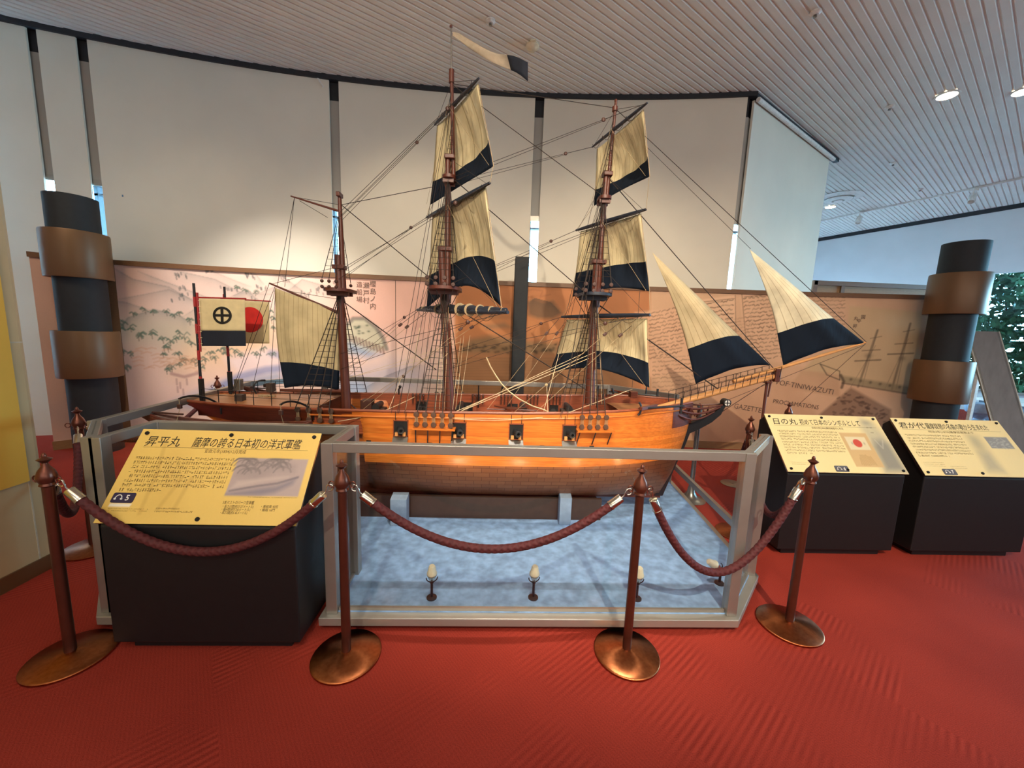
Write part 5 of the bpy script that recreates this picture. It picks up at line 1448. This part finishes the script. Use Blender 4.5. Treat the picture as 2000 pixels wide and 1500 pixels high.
# ---- yards and square sails: yard ends found on the level through the mast
def yard(u0, v0, u1, v1, um, vm, r, name='yard', dirv=None, L=None):
    c = on_c(um, vm) + Vector((.05, 0, 0)); z = c.z
    if dirv is None:
        a, b_ = Vector(on_z(u0, v0, z)), Vector(on_z(u1, v1, z))
    else:
        n = (-dirv.y, dirv.x, 0)
        a, b_ = Vector(on_plane(u0, v0, c, n)), Vector(on_plane(u1, v1, c, n))
    md = a.lerp(b_, .5)
    yd = taper([a, a.lerp(b_, .15), md, a.lerp(b_, .85), b_], [r * .5, r * .8, r, r * .8, r * .5], name, 'yard', ship, 10)
    return a, b_, yd
dbg = {}
def sail_surface(name, A, B, Cc, D, belly, bdir, m, foot=0.0, nu=24, nv=24, hollow=0.0, parent=None, wrink=.006):
    """A,B head corners, C,D foot corners (C under A); UV u across, v up"""
    pts, uv = [], []
    A, B, Cc, D = map(Vector, (A, B, Cc, D)); bdir = Vector(bdir).normalized()
    for i in range(nu + 1):
        u = i / nu
        for j in range(nv + 1):
            v = j / nv
            top = A.lerp(B, u); bot = Cc.lerp(D, u) + Vector((0, 0, foot * sin(pi * u)))
            p_ = bot.lerp(top, v)
            side = hollow * sin(pi * v) * (1 - 2 * u); p_ += (B - A).normalized() * side
            p_ += bdir * (belly * sin(pi * u) ** .8 * sin(pi * min(1, v * .85 + .12)) + wrink * sin(u * 21 + v * 4) * sin(pi * v))
            pts.append(p_); uv.append((u, v))
    return MB().grid(pts, nu + 1, nv + 1, uv).build(name, m, parent or ship, smooth=80, thick=.002)
CREAM = (222, 206, 164)
def square(y, mast_uv, r, top, bot, band, seam, belly, foot, nm='square_sail', shade=CREAM, dirv=None, hollow=0.0):
    a, b_, yd = yard(*y, *mast_uv, r, dirv=dirv)
    d = Vector(((b_ - a).x, (b_ - a).y, 0)).normalized(); n = Vector((-d.y, d.x, 0))
    if n.x < 0: n = -n
    pl = a - Vector((0, 0, r)) + n * .012
    g = lambda u, v: on_plane(u, v, pl, n)
    A, B = g(*top[0]), g(*top[1]); C_, D_ = g(*bot[0]), g(*bot[1])
    mt = sail_mat(nm + '_canvas', shade, seam, band)
    sl = sail_surface(nm, A, B, C_, D_, belly, n, mt, foot, hollow=hollow)
    # reef lines and clew lines drawn as cords on the sail
    return a, b_, d, n, (A, B, C_, D_), sl
fT = square((1157, 287, 1264, 201), (1199, 254), .013, ((1166, 291), (1256, 214)), ((1160, 402), (1268, 345)), .29, 16, .10, .03, 'fore_topgallant_sail')
fS = square((1125, 450, 1262, 409), (1177, 434), .016, ((1134, 452), (1251, 417)), ((1118, 580), (1268, 569)), .38, 18, .10, .05, 'fore_topsail')
fC = square((1097, 619, 1270, 615), (1157, 617), .019, ((1108, 624), (1263, 622)), ((1074, 727), (1268, 757)), .36, 20, .08, .08, 'fore_course', dirv=fS[2])
mT = square((849, 244, 935, 153), (884, 205), .014, ((854, 245), (933, 163)), ((840, 400), (963, 325)), .31, 5, .10, .03, 'main_topgallant_sail')
mS = square((833, 425, 957, 357), (880, 398), .017, ((845, 421), (948, 365)), ((833, 602), (978, 598)), .37, 9, .10, .16, 'main_topsail')
mC = yard(815, 605, 992, 610, 868, 606, .022, dirv=mS[2])
# furled main course: lumpy roll along the lower yard with gaskets
a, b_ = mC[0], mC[1]; pts = []; rs = []
for k in range(41):
    t_ = .03 + .94 * k / 40; pts.append(a.lerp(b_, t_) + Vector((.012, 0, .012))); rs.append((.012 + .02 * sin(pi * t_)) * (1 + .18 * sin(k * 2.1)))
MB().tube(pts, rs, 10).build('furled_sail', 'navy', ship)
for t_ in (.08, .3, .56, .66, .76, .86, .95):
    MB().lathe([(.038 * sin(pi * t_) + .012, -.0016), (.038 * sin(pi * t_) + .012, .0016)], a.lerp(b_, t_) + Vector((.01, 0, .01)), 12, b_ - a).build('gasket', 'hemp', ship)

# ---- fore-and-aft sails in the plane of the keel
def fa(u, v, dy=0.0): return Vector(on_y(u, v, YC + dy))
def tri_sail(name, head, clew, tack, band, seam, belly, shade):
    """head at the top, clew aft, tack forward; v measured from the foot along the leech and luff"""
    H_, Cl, Tk = head, clew, tack; pts, uv = [], []; nu = nv = 26
    for i in range(nu + 1):
        u = i / nu
        for j in range(nv + 1):
            v = j / nv
            foot = Cl.lerp(Tk, u) + Vector((0, 0, .05 * sin(pi * u)))
            p_ = foot.lerp(H_, v); p_.y -= belly * sin(pi * u) * sin(pi * min(1, v + .1)) * .9
            p_.y += .006 * sin(u * 17 + v * 9) * (1 - v)
            # hollow leech
            p_ += (Tk - Cl).normalized() * (.035 * sin(pi * v) * (1 - u))
            pts.append(p_); uv.append((u, v))
    return MB().grid(pts, nu + 1, nv + 1, uv).build(name, sail_mat(name + '_canvas', shade, seam, band), ship, smooth=80, thick=.002)
tri_sail('inner_jib', fa(1274, 493), fa(1359, 750), fa(1503, 713), .27, 10, .10, (206, 188, 150))
tri_sail('flying_jib', fa(1464, 487), fa(1530, 714), fa(1690, 672), .28, 9, .10, (232, 222, 190))
# spanker on its gaff
sail_surface('spanker', fa(537, 562, -.02), fa(656, 607), fa(556, 758, -.03), fa(661, 762), .05, (0, -1, 0), sail_mat('spanker_canvas', (202, 184, 142), 13, .26), foot=.03, hollow=-.02)
gaff = pole(fa(526, 553), fa(664, 612), .006, .012, 'gaff', 'spar')
pole(fa(568, 383), fa(664, 413), .005, .009, 'upper_gaff', 'spar')
pole(fa(548, 762), fa(676, 764), .011, .015, 'boom', 'spar')

# ---- bowsprit, jibboom, netting rails
pole(fa(1275, 800), fa(1516, 734), .026, .02, 'bowsprit', 'lightspar')
jb_ = pole(fa(1432, 748) + Vector((0, 0, .01)), fa(1690, 669), .018, .009, 'jibboom', 'lightspar')
c = fa(1515, 733); bevel(MB().box((c.x - .02, YC - .03, c.z - .05), (c.x + .022, YC + .03, c.z + .055)).build('bowsprit_cap', 'spar', ship, smooth=0), .005)
pole(fa(1509, 728), fa(1500, 775), .008, .006, 'dolphin_striker', 'spar')
for s_ in (-1, 1):
    top = []
    for k in range(15):
        t_ = k / 14; u = 1312 + (1512 - 1312) * t_; v = 787 - (787 - 735) * t_
        p_ = fa(u, v) + Vector((0, s_ * .06, .0)); q_ = p_ + Vector((0, s_ * .012, .085))
        MB().tube([p_, q_], .0025, 5).build('netting_stanchion', 'blackmetal', ship); top.append(q_)
    MB().tube(top, .0022, 5).build('netting_line', 'tarred', ship)
    MB().tube([p_ - Vector((0, 0, .035)) for p_ in top], .0018, 5).build('netting_line', 'tarred', ship)

# ---- rigging
def line(pts, r, m, name, par=None, n=5): return MB().tube(pts, r, n, cap=False).build(name, m, par or ship)
def sag(p, q, d, n=14): return [Vector(p).lerp(Vector(q), t_) + Vector((0, 0, -d * sin(pi * t_))) for t_ in np.linspace(0, 1, n)]
def shrouds(foots, head, name='shrouds', r=.0035, rat=.042, spread=.006):
    """a fan of shrouds from foots up to head, with ratlines across"""
    b = MB(); n = len(foots); hs_ = [Vector(head) + Vector(((k - n / 2) * spread, 0, 0)) for k in range(n)]
    for f, h in zip(foots, hs_): b.tube([f, h], r, 5, cap=False)
    Lz = hs_[0].z - foots[0].z; k = int(Lz / rat)
    for i in range(1, k):
        t_ = i / k * .94; b.tube([f.lerp(h, t_) for f, h in zip(foots, hs_)], r * .5, 4, cap=False)
    return b.build(name, 'tarred', ship)
for sd_ in (-1, 1):
    shrouds([hull_pt(-.535 + k * .0585, .96, .045, sd_) for k in range(5)], (c_mt.x + .01, YC + sd_ * .03, c_mt.z - .03), 'main_shrouds')
    shrouds([hull_pt(.605 + k * .058, .97, .045, sd_) for k in range(4)], (c_ft.x + .01, YC + sd_ * .03, c_ft.z - .03), 'fore_shrouds')
    shrouds([hull_pt(-1.38 + k * .08, .95, .045, sd_) for k in range(4)], (c_zt.x + .01, YC + sd_ * .03, c_zt.z - .03), 'mizzen_shrouds')
    for cc, up, w_, l_, nm in ((c_mt, c_mx, .175, .10, 'main_topmast_shrouds'), (c_ft, c_fx, .175, .10, 'fore_topmast_shrouds')):
        shrouds([Vector((cc.x - l_ + k * l_ * .62, YC + sd_ * w_, cc.z + .09)) for k in range(4)], (up.x, YC + sd_ * .02, up.z - .02), nm, .003, .045, .004)
        for k in range(4):
            a = Vector((cc.x - l_ + k * l_ * .62, YC + sd_ * w_, cc.z))
            for dz in (.03, .075): MB().lathe([(.001, -.009), (.013, -.008), (.016, 0), (.013, .008), (.001, .009)], a + Vector((0, 0, dz)), 12, (0, 1, 0)).build('top_deadeye', 'block', ship)
            line([a + Vector((0, -sd_ * .01, 0)), (cc.x - .02 + k * .012, YC + sd_ * .035, cc.z - .17)], .0028, 'tarred', 'futtock_shroud')
    tz = on_c(663, 425)
    shrouds([Vector((c_zt.x - .07 + k * .05, YC + sd_ * .14, c_zt.z + .08)) for k in range(3)], (tz.x, YC + sd_ * .012, tz.z), 'mizzen_topmast_shrouds', .0025, .05, .004)
    for k in range(3):
        a = Vector((c_zt.x - .07 + k * .05, YC + sd_ * .14, c_zt.z))
        for dz in (.025, .065): MB().ball(a + Vector((0, 0, dz)), .013, 10).build('top_deadeye', 'block', ship)
    for um, vm, x0, n in ((886, 300, -.62, 2), (884, 165, -.66, 2), (1184, 340, .50, 2), (1202, 215, .46, 1)):
        for k in range(n): line([fa(um, vm), hull_pt(x0 - .05 * k, .955, .05, sd_)], .0018, 'tarred', 'backstay')
    # short topgallant ladders
    for (ub, vb, ut, vt) in ((883, 306, 884, 235), (1187, 338, 1197, 262)):
        p0_, p1_ = fa(ub, vb), fa(ut, vt); bld = MB()
        L0 = [p0_ + Vector((-.03 * 1, sd_ * .05, 0)), p0_ + Vector((.015, sd_ * .05, 0))]
        for q_ in L0: bld.tube([q_, p1_ + Vector((0, sd_ * .012, 0))], .002, 4, cap=False)
        for i in range(1, 7): bld.tube([q_.lerp(p1_ + Vector((0, sd_ * .012, 0)), i / 7.5) for q_ in L0], .0014, 4, cap=False)
        bld.build('topgallant_shrouds', 'tarred', ship)
for pts, r in ([(664, 398), (875, 572), .004], [(667, 400), (846, 365), .003], [(672, 590), (852, 722), .005], [(884, 164), (1202, 211), .0028],
               [(940, 205), (1178, 388), .0035], [(885, 160), (1178, 388), .0022], [(880, 345), (1162, 588), .0042], [(872, 590), (1156, 768), .005],
               [(1204, 214), (1692, 668), .003], [(1188, 340), (1690, 672), .0026], [(1186, 345), (1516, 728), .004], [(1164, 592), (1408, 764), .006],
               [(1203, 212), (1600, 640), .002]) and [(((664, 398), (875, 572)), .004), (((667, 400), (846, 365)), .003), (((672, 590), (852, 722)), .005), (((884, 164), (1202, 211)), .0028),
               (((884, 166), (1182, 386)), .0032), (((880, 345), (1162, 588)), .0042), (((872, 590), (1156, 768)), .005),
               (((1204, 214), (1692, 668)), .003), (((1186, 345), (1518, 728)), .004), (((1164, 592), (1408, 764)), .006), (((1264, 288), (1466, 486)), .002),
               (((1690, 672), (1560, 790)), .002), (((1688, 674), (1400, 790)), .002), (((1512, 738), (1340, 850)), .003)]:
    p0_, p1_ = fa(*pts[0]), fa(*pts[1])
    line([p0_, p1_], r * .85, 'tarred', 'stay')
def block_at(p, d=None): MB().ball(p, .011, 10, (1.3, .7, 1.3)).build('rigging_block', 'block', ship)
# braces: from each yard arm aft, through a block
for ends, (ua, va), dz in (((mC[0], mC[1]), (668, 690), .12), ((mS[0], mS[1]), (664, 530), .06), ((mT[0], mT[1]), (664, 420), .03), ((fC[0], fC[1]), (876, 690), .12), ((fS[0], fS[1]), (866, 560), .06), ((fT[0], fT[1]), (878, 352), .03)):
    for s_, e_ in zip((-1, 1), ends):
        tgt = fa(ua, va) + Vector((0, .03 * (1 if e_.y > YC else -1), 0))
        bp_ = e_.lerp(tgt, .2)
        line([e_, bp_], .0022, 'tarred', 'brace_pendant'); block_at(bp_)
        line([bp_, tgt], .0017, 'tarred', 'brace'); line([bp_ + Vector((0, 0, -.008)), tgt + Vector((0, 0, -dz))], .0016, 'tarred', 'brace')
# lifts from yard arms to the cap above
for ends, (ua, va) in (((mC[0], mC[1]), (862, 490)), ((mS[0], mS[1]), (878, 310)), ((mT[0], mT[1]), (882, 160)), ((fC[0], fC[1]), (1167, 512)), ((fS[0], fS[1]), (1185, 343)), ((fT[0], fT[1]), (1202, 214))):
    for e_ in ends: line([e_.lerp((ends[0] + ends[1]) / 2, .06), fa(ua, va)], .0014, 'tarred', 'lift')
# sheets and clew lines of the square sails, foot cords along the yards
for S in (fT, fS, fC, mT, mS):
    A, B, C_, D_ = map(Vector, S[4]); n = S[3]
    mid = S[0].lerp(S[1], .5)
    for cl in (C_, D_):
        line([cl + n * -.03, mid + Vector((0, 0, -.02)) - n * .05], .0011, 'hemp', 'clew_line')
    for k in range(4):
        a, c = S[0].lerp(S[1], .06 + .22 * k), S[0].lerp(S[1], .06 + .22 * (k + 1))
        line(sag(a - n * .025, c - n * .025, .055, 9), .0016, 'tarred', 'foot_rope')
    line([C_ + n * .005, A + n * .005], .0022, 'hemp', 'bolt_rope'); line([D_ + n * .005, B + n * .005], .0022, 'hemp', 'bolt_rope')
for S, low in ((mS, mC), (fS, fC), (mT, mS), (fT, fS)):
    line([Vector(S[4][2]), low[0]], .0018, 'hemp', 'sheet'); line([Vector(S[4][3]), low[1]], .0018, 'hemp', 'sheet')
a, c = mC[0], mC[1]
for k in range(5): line(sag(a.lerp(c, .05 + .18 * k) - mS[3] * .03, a.lerp(c, .23 + .18 * k) - mS[3] * .03, .06, 9), .0016, 'tarred', 'foot_rope')
# tackles hanging under the lower yards
for u0, v0, u1, v1, yo in ((1225, 618, 1185, 650, -.25), (1255, 618, 1215, 652, -.25), (940, 612, 903, 640, -.2), (965, 612, 925, 637, -.2), (1092, 622, 1070, 648, .0), (1108, 624, 1090, 648, 0), (816, 608, 785, 632, 0), (832, 610, 798, 636, 0)):
    p0_, p1_ = fa(u0, v0, yo), fa(u1, v1, yo)
    line([p0_, p1_], .002, 'tarred', 'tackle'); bevel(MB().bar(p1_, p1_ + (p1_ - p0_).normalized() * .032, .02, .02).build('rigging_block', 'block', ship, smooth=0), .004)
    line([p1_, p1_ + (p1_ - p0_) * 5.5 + Vector((0, 0, -.05))], .0016, 'hemp', 'tackle_fall')
# pale running lines near the deck
for (u0, v0), (u1, v1), y0_, y1_, sg, r in (((880, 808), (1162, 688), -.36, -.05, .0, .003), ((893, 806), (1150, 700), -.36, -.05, .0, .003), ((905, 800), (1140, 690), -.34, -.05, .0, .0025),
        ((1062, 803), (1092, 690), -.36, -.1, 0, .0022), ((1070, 803), (1068, 752), -.36, -.2, 0, .0022), ((792, 800), (820, 640), -.34, -.1, 0, .0022), ((760, 798), (785, 735), -.34, -.15, 0, .0022),
        ((884, 800), (900, 660), -.1, 0, 0, .0022), ((890, 800), (906, 655), -.1, 0, 0, .0022), ((897, 800), (918, 655), -.1, 0, 0, .002), ((868, 800), (876, 600), -.12, -.03, 0, .0022), ((858, 800), (872, 610), -.14, -.03, 0, .0022),
        ((850, 800), (870, 600), -.16, -.03, 0, .002), ((1155, 792), (1160, 600), -.12, -.03, 0, .002), ((1163, 792), (1164, 600), -.12, -.03, 0, .002), ((1176, 790), (1168, 600), -.14, -.03, 0, .002), ((845, 720), (875, 690), -.1, -.03, 0, .003),
        ((660, 823), (810, 775), -.4, -.2, .03, .0028), ((1110, 806), (1235, 760), -.38, -.2, .0, .0028), ((885, 818), (1060, 815), -.405, -.405, .015, .0028), ((690, 735), (880, 690), 0, 0, 0, .002), ((660, 745), (900, 668), 0, 0, 0, .002)):
    line(sag(fa(u0, v0, y0_), fa(u1, v1, y1_), sg, 10), r * .8, 'palehemp', 'running_line')
line([fa(u, v, -.3) for u, v in ((950, 698), (958, 716), (968, 733), (980, 750), (995, 765), (1015, 780), (1040, 793), (1062, 800), (1084, 811))], .0045, 'palehemp', 'running_line')
MB().ball(fa(1067, 752, -.2), .014, 10).build('rigging_block', 'hemp', ship); MB().ball(fa(788, 735, -.15), .012, 10).build('rigging_block', 'block', ship)
# spanker and gaff tackle
for a, c, y1_ in (((575, 386), (541, 560), 0), ((575, 386), (556, 560), 0), ((570, 384), (663, 400), 0), ((585, 392), (640, 425), 0), ((537, 560), (455, 768), -.1), ((538, 562), (490, 772), -.12), ((538, 562), (528, 772), -.1), ((540, 562), (547, 770), -.05), ((530, 555), (664, 520), 0), ((560, 568), (664, 585), 0), ((526, 553), (452, 770), .12)):
    line([fa(*a), fa(*c, y1_)], .0018, 'tarred', 'gaff_line')

# ---- pennant and the two stern banners
pts, uv = [], []
pu = [(884, 62, 884, 70), (896, 64, 899, 80), (908, 72, 910, 90), (925, 82, 925, 100), (942, 92, 944, 112), (960, 101, 962, 122), (975, 106, 980, 130), (990, 107, 998, 137), (1003, 109, 1007, 141), (1016, 114, 1018, 148), (1031, 122, 1031, 159)]
for k, (u0, v0, u1, v1) in enumerate(pu):
    yo = -.06 * k / 10 + .035 * sin(k * 1.1)
    for j in range(5):
        t_ = j / 4; pts.append(fa(u0 + (u1 - u0) * t_, v0 + (v1 - v0) * t_, yo + .01 * sin(3 * t_ + k))); uv.append((k / 10, t_))
pen = sail_mat('pennant_cloth', (196, 180, 160), 1, -1)
M['pennant'] = pen
MB().grid(pts[:8 * 5], 8, 5, uv[:8 * 5]).build('pennant', 'tan', ship, smooth=80, thick=.0015)
MB().grid(pts[7 * 5:], 4, 5, uv[7 * 5:]).build('pennant_tip', 'navy', ship, smooth=80, thick=.0015)
def banner_pole(u0, v0, u1, v1, yo, name='banner_pole'):
    a, c = fa(u0, v0, yo), fa(u1, v1, yo); n = 9
    b0 = pole(a, c, .009, .008, name, 'stemblack')
    for k in (1, 3, 5, 7): MB().tube([a.lerp(c, k / n + .03), a.lerp(c, (k + 1) / n)], .0102, 10).build('red_band', 'redpaint', b0)
    return a, c, b0
pa, pb, po1 = banner_pole(395, 785, 378, 553, -.16)
b = fa(393, 750, -.16); MB().box((b.x - .012, b.y - .012, b.z - .14), (b.x + .013, b.y + .012, b.z + .04)).build('pole_socket', 'stemblack', po1, smooth=0)
pa2, pb2, po2 = banner_pole(450, 770, 438, 560, .16)
b = fa(449, 738, .16); MB().box((b.x - .012, b.y - .012, b.z - .12), (b.x + .013, b.y + .012, b.z + .05)).build('pole_socket', 'stemblack', po2, smooth=0)
def banner(cs, yo, name, split=None):
    TL, TR, BR_, BL_ = [fa(u, v, yo) for u, v in cs]
    def P(u, v, off=0.0):
        p_ = TL.lerp(TR, u).lerp(BL_.lerp(BR_, u), v); p_.y += .008 * sin(u * 8) * v + off; return p_
    return P
P1 = banner(((389, 583), (478, 585), (479, 676), (394, 676)), -.16, 'crest_banner')
def cloth(P, u0, u1, v0, v1, nm, m, off=0.0, par=None, n=16):
    pts = [P(u0 + (u1 - u0) * i / n, v0 + (v1 - v0) * j / n, off) for i in range(n + 1) for j in range(n + 1)]
    return MB().grid(pts, n + 1, n + 1).build(nm, m, par or ship, smooth=80, thick=.0015)
bn = cloth(P1, 0, 1, 0, .67, 'crest_banner', 'cream')
cloth(P1, 0, 1, .67, 1, 'dark_hem', 'navy', 0, bn)
def ring_on(P, cu, cv, ru, rv, w, nm, m, par, off=-.003, solid=False, n=40):
    vs = []
    for k in range(n):
        a = 2 * pi * k / n
        vs.append(P(cu + ru * cos(a), cv + rv * sin(a), off)); vs.append(P(cu + (0 if solid else ru * w) * cos(a), cv + (0 if solid else rv * w) * sin(a), off))
    return MB().add(vs, [(2 * k, 2 * ((k + 1) % n), 2 * ((k + 1) % n) + 1, 2 * k + 1) for k in range(n)]).build(nm, m, par, smooth=0, thick=.0008)
ring_on(P1, .50, .345, .215, .185, .74, 'crest', 'stemblack', bn)
for (u0, u1, v0, v1) in ((.468, .532, .19, .50), (.32, .68, .318, .372)):
    MB().add([P1(u0, v0, -.0032), P1(u1, v0, -.0032), P1(u1, v1, -.0032), P1(u0, v1, -.0032)], [(0, 1, 2, 3)]).build('crest_bar', 'stemblack', bn, smooth=0, thick=.0008)
P2 = banner(((441, 585), (526, 590), (525, 671), (446, 670)), .16, 'red_disc_banner')
bn2 = cloth(P2, 0, 1, 0, 1, 'red_disc_banner', 'cream')
ring_on(P2, .56, .44, .30, .30, 0, 'red_disc', 'red', bn2, -.003, True)
for P, po in ((P1, po1), (P2, po2)):
    MB().tube([P(-.12, -.02), P(1.03, -.02)], .005, 8).build('banner_spar', 'redpaint', po)
    MB().tube([P(-.04, -.12), P(-.03, 1.12)], .0075, 8).build('banner_bar', 'redpaint', po)
    for k in range(8):
        v = .04 + .13 * k; MB().tube([P(-.06, v, -.001), P(.02, v, -.001)], .003, 6).build('banner_tie', 'cream', po)

# ---- deck fittings
def crate(u, v0, v1, w, yo, nm, m='darkwood'):
    a = fa(u, v1, yo); c = fa(u, v0, yo); return bevel(MB().box((a.x - w / 2, a.y - w / 2, a.z), (a.x + w / 2, a.y + w / 2, c.z)).build(nm, m, ship, smooth=0), .004)
crate(470, 770, 788, .055, -.12, 'skylight', 'darkwoodblock'); crate(529, 748, 765, .05, .2, 'hatch_box', 'darkwoodblock')
crate(467, 740, 762, .05, .2, 'binnacle', 'steel'); crate(1236, 764, 776, .06, .1, 'deck_bitt'); crate(718, 780, 800, .09, .2, 'stern_hatch', 'block')
for (u, nm) in ((718, 'port_light'),): MB().box(tuple(fa(702, 800, .335)), tuple(fa(728, 786, .345))).build(nm, 'steel', ship, smooth=0)
cp = fa(1000, 800, -.02); cap_ = MB().lathe([(.05, 0), (.045, .02), (.03, .03), (.03, .08), (.055, .09), (.055, .115), (.02, .12), (.001, .12)], (cp.x, YC, zr(.1) - .15), 20).build('capstan', 'darkwood', ship)
for a in np.linspace(0, 2 * pi, 8, endpoint=False): MB().tube([(cp.x + .04 * cos(a), YC + .04 * sin(a), zr(.1) - .05), (cp.x + .2 * cos(a), YC + .2 * sin(a), zr(.1) - .05)], .006, 6).build('capstan_bar', 'spar', cap_)
for x in (-.72, -.2, .05, .28, .48, .95):
    for k in range(4):
        MB().lathe([(.006, 0), (.006, .06), (.011, .07), (.006, .09)], (x + k * .03, YC + .31, zr(x) - .07), 8).build('belaying_pin', 'block', ship)
for x, s_ in ((-.30, 1), (.63, 1), (-1.0, 1), (.24, 1)):
    MB().box((x - .06, YC + .22, zr(x) - .16), (x + .06, YC + .30, zr(x) - .10)).build('gun_carriage', 'darkwoodblock', ship, smooth=0)
    MB().lathe([(.03, -.1), (.03, -.02), (.024, .08), (.028, .1), (.001, .1)], (x, YC + .27, zr(x) - .08), 14, (0, 1, .03)).build('deck_gun', 'gunmetal', ship)
for x in (-.85, .05):
    p_ = Vector((x, YC + br(x) - .01, zr(x)))
    MB().tube([p_, p_ + Vector((.0, 0, .05)), p_ + Vector((.012, 0, .06))], .007, 6).ball(p_ + Vector((.01, 0, .07)), .014, 8).build('swivel_gun', 'blackmetal', ship)
for x in (-.15, .9, 1.33):
    MB().tube([(x, YC + .3, zr(x) - .1), (x, YC + .3, zr(x) + .1)], .006, 6).build('timberhead', 'blackmetal', ship)
for sd_ in (-1, 1):
    tops = []
    for k in range(7):
        x = -2.12 + k * .135; p_ = Vector((x, YC + sd_ * (br(x) - .02), .95)); q_ = p_ + Vector((0, 0, .10))
        MB().tube([p_, q_], .0028, 5).build('poop_stanchion', 'blackmetal', ship); tops.append(q_)
    line(tops, .002, 'tarred', 'poop_line'); line([q_ - Vector((0, 0, .04)) for q_ in tops], .0018, 'tarred', 'poop_line')
    MB().tube([(-1.29, YC + sd_ * .2, .95), (-1.12, YC + sd_ * .2, .80)], .006, 6).build('ladder_rail', 'spar', ship)
for k in range(5): MB().tube([fa(505 + 6 * k, 773 - k % 2 * 1.5, -.05), fa(513 + 6 * k, 774, -.05)], .007, 6).build('rope_coil', 'hemp', ship)
# dark curved break of the poop
b = MB().prism([fa(u, v, .26) for u, v in ((592, 800), (612, 786), (630, 772), (648, 765), (668, 763), (668, 800))], (0, .03, 0)); b.build('poop_break', 'darkwood', ship, smooth=0)
# ship's boats on davits at the quarters
def ships_boat(sd_):
    xa, xb, yb_, zt_ = -2.27, -1.22, YC + sd_ * .52, .90
    L_ = xb - xa; pts = []; nu_, nv_ = 31, 11
    for i in range(nu_):
        t_ = i / (nu_ - 1); x = xa + L_ * t_
        w_ = .082 * (1 - abs(2 * t_ - 1.06) ** 2.6) if t_ < .97 else .045
        w_ = max(.004 if t_ < .5 else .04, w_); shr = zt_ - .028 + .055 * (2 * t_ - 1) ** 2 * (1.5 if t_ < .5 else .55); dep = .095 * (1 - .6 * (max(0, .22 - t_) / .22) ** 1.5)
        for j in range(nv_):
            a = pi * j / (nv_ - 1); pts.append((x + (.04 * (1 - sin(a)) * -1 if t_ == 0 else 0), yb_ - w_ * cos(a), shr - dep * sin(a) ** .7))
    bt = MB().grid(pts, nu_, nv_).build('ships_boat', 'boat', ship, smooth=60, thick=.007)
    en = [pts[(nu_ - 1) * nv_ + j] for j in range(nv_)]
    MB().prism(en, (.008, 0, 0)).build('boat_transom', 'boat', bt, smooth=0)
    for s2 in (0, nv_ - 1): MB().tube([pts[i * nv_ + s2] for i in range(nu_)], .006, 6).build('gunwale', 'boat', bt)
    for t_ in (.2, .35, .5, .65, .8):
        i = int(t_ * (nu_ - 1)); p0_, p1_ = pts[i * nv_], pts[i * nv_ + nv_ - 1]; z = p0_[2] - .025
        MB().box((p0_[0] - .016, p0_[1] + .004, z), (p0_[0] + .016, p1_[1] - .004, z + .007)).build('thwart', 'darkwood', bt, smooth=0)
    MB().tube([(xa + .05, yb_, zt_ + .045), (xa + .28, yb_ - .02, zt_ + .04)], .006, 6).ball((xa + .05, yb_, zt_ + .045), .013, 8).build('boat_oar', 'block', bt)
    for x in (-2.08, -1.38):
        base = Vector((x + .1, YC + sd_ * (br(x) - .01), .93)); arc = [base + Vector((-.1 * sin(a) * .9, sd_ * .19 * (1 - cos(a)), .10 * sin(a))) for a in np.linspace(0, pi * .6, 10)]
        dv = MB().tube([base - Vector((0, 0, .06))] + arc, .007, 8).build('davit', 'blackmetal', ship)
        p_ = arc[-1]; MB().tube([p_, p_ + Vector((0, 0, -.05))], .002, 5).build('davit_fall', 'hemp', dv)
        bevel(MB().box((p_.x - .012, p_.y - .010, p_.z - .065), (p_.x + .012, p_.y + .010, p_.z - .035)).build('davit_block', 'block', dv, smooth=0), .003)
        MB().tube([p_ + Vector((0, 0, -.065)), (p_.x, yb_, zt_ - .06)], .002, 5).build('davit_fall', 'hemp', dv)
ships_boat(-1); ships_boat(1)

# prop under the bowsprit end, standing on the carpet
c = fa(1499, 742)
t = thing('bowsprit_prop', 'thin brown pole propping the bowsprit end from the floor', 'support pole', (c.x, YC, 0))
MB().tube([(c.x, YC, .012), (c.x, YC, c.z - .02)], .011, 12).build('pole', 'spar', t)
MB().lathe([(.06, 0), (.06, .006), (.014, .014), (.012, .03)], (c.x, YC, 0), 20).build('foot', 'spar', t)
bevel(MB().box((c.x - .02, YC - .03, c.z - .026), (c.x + .02, YC + .03, c.z - .014)).build('saddle', 'spar', t, smooth=0), .003)
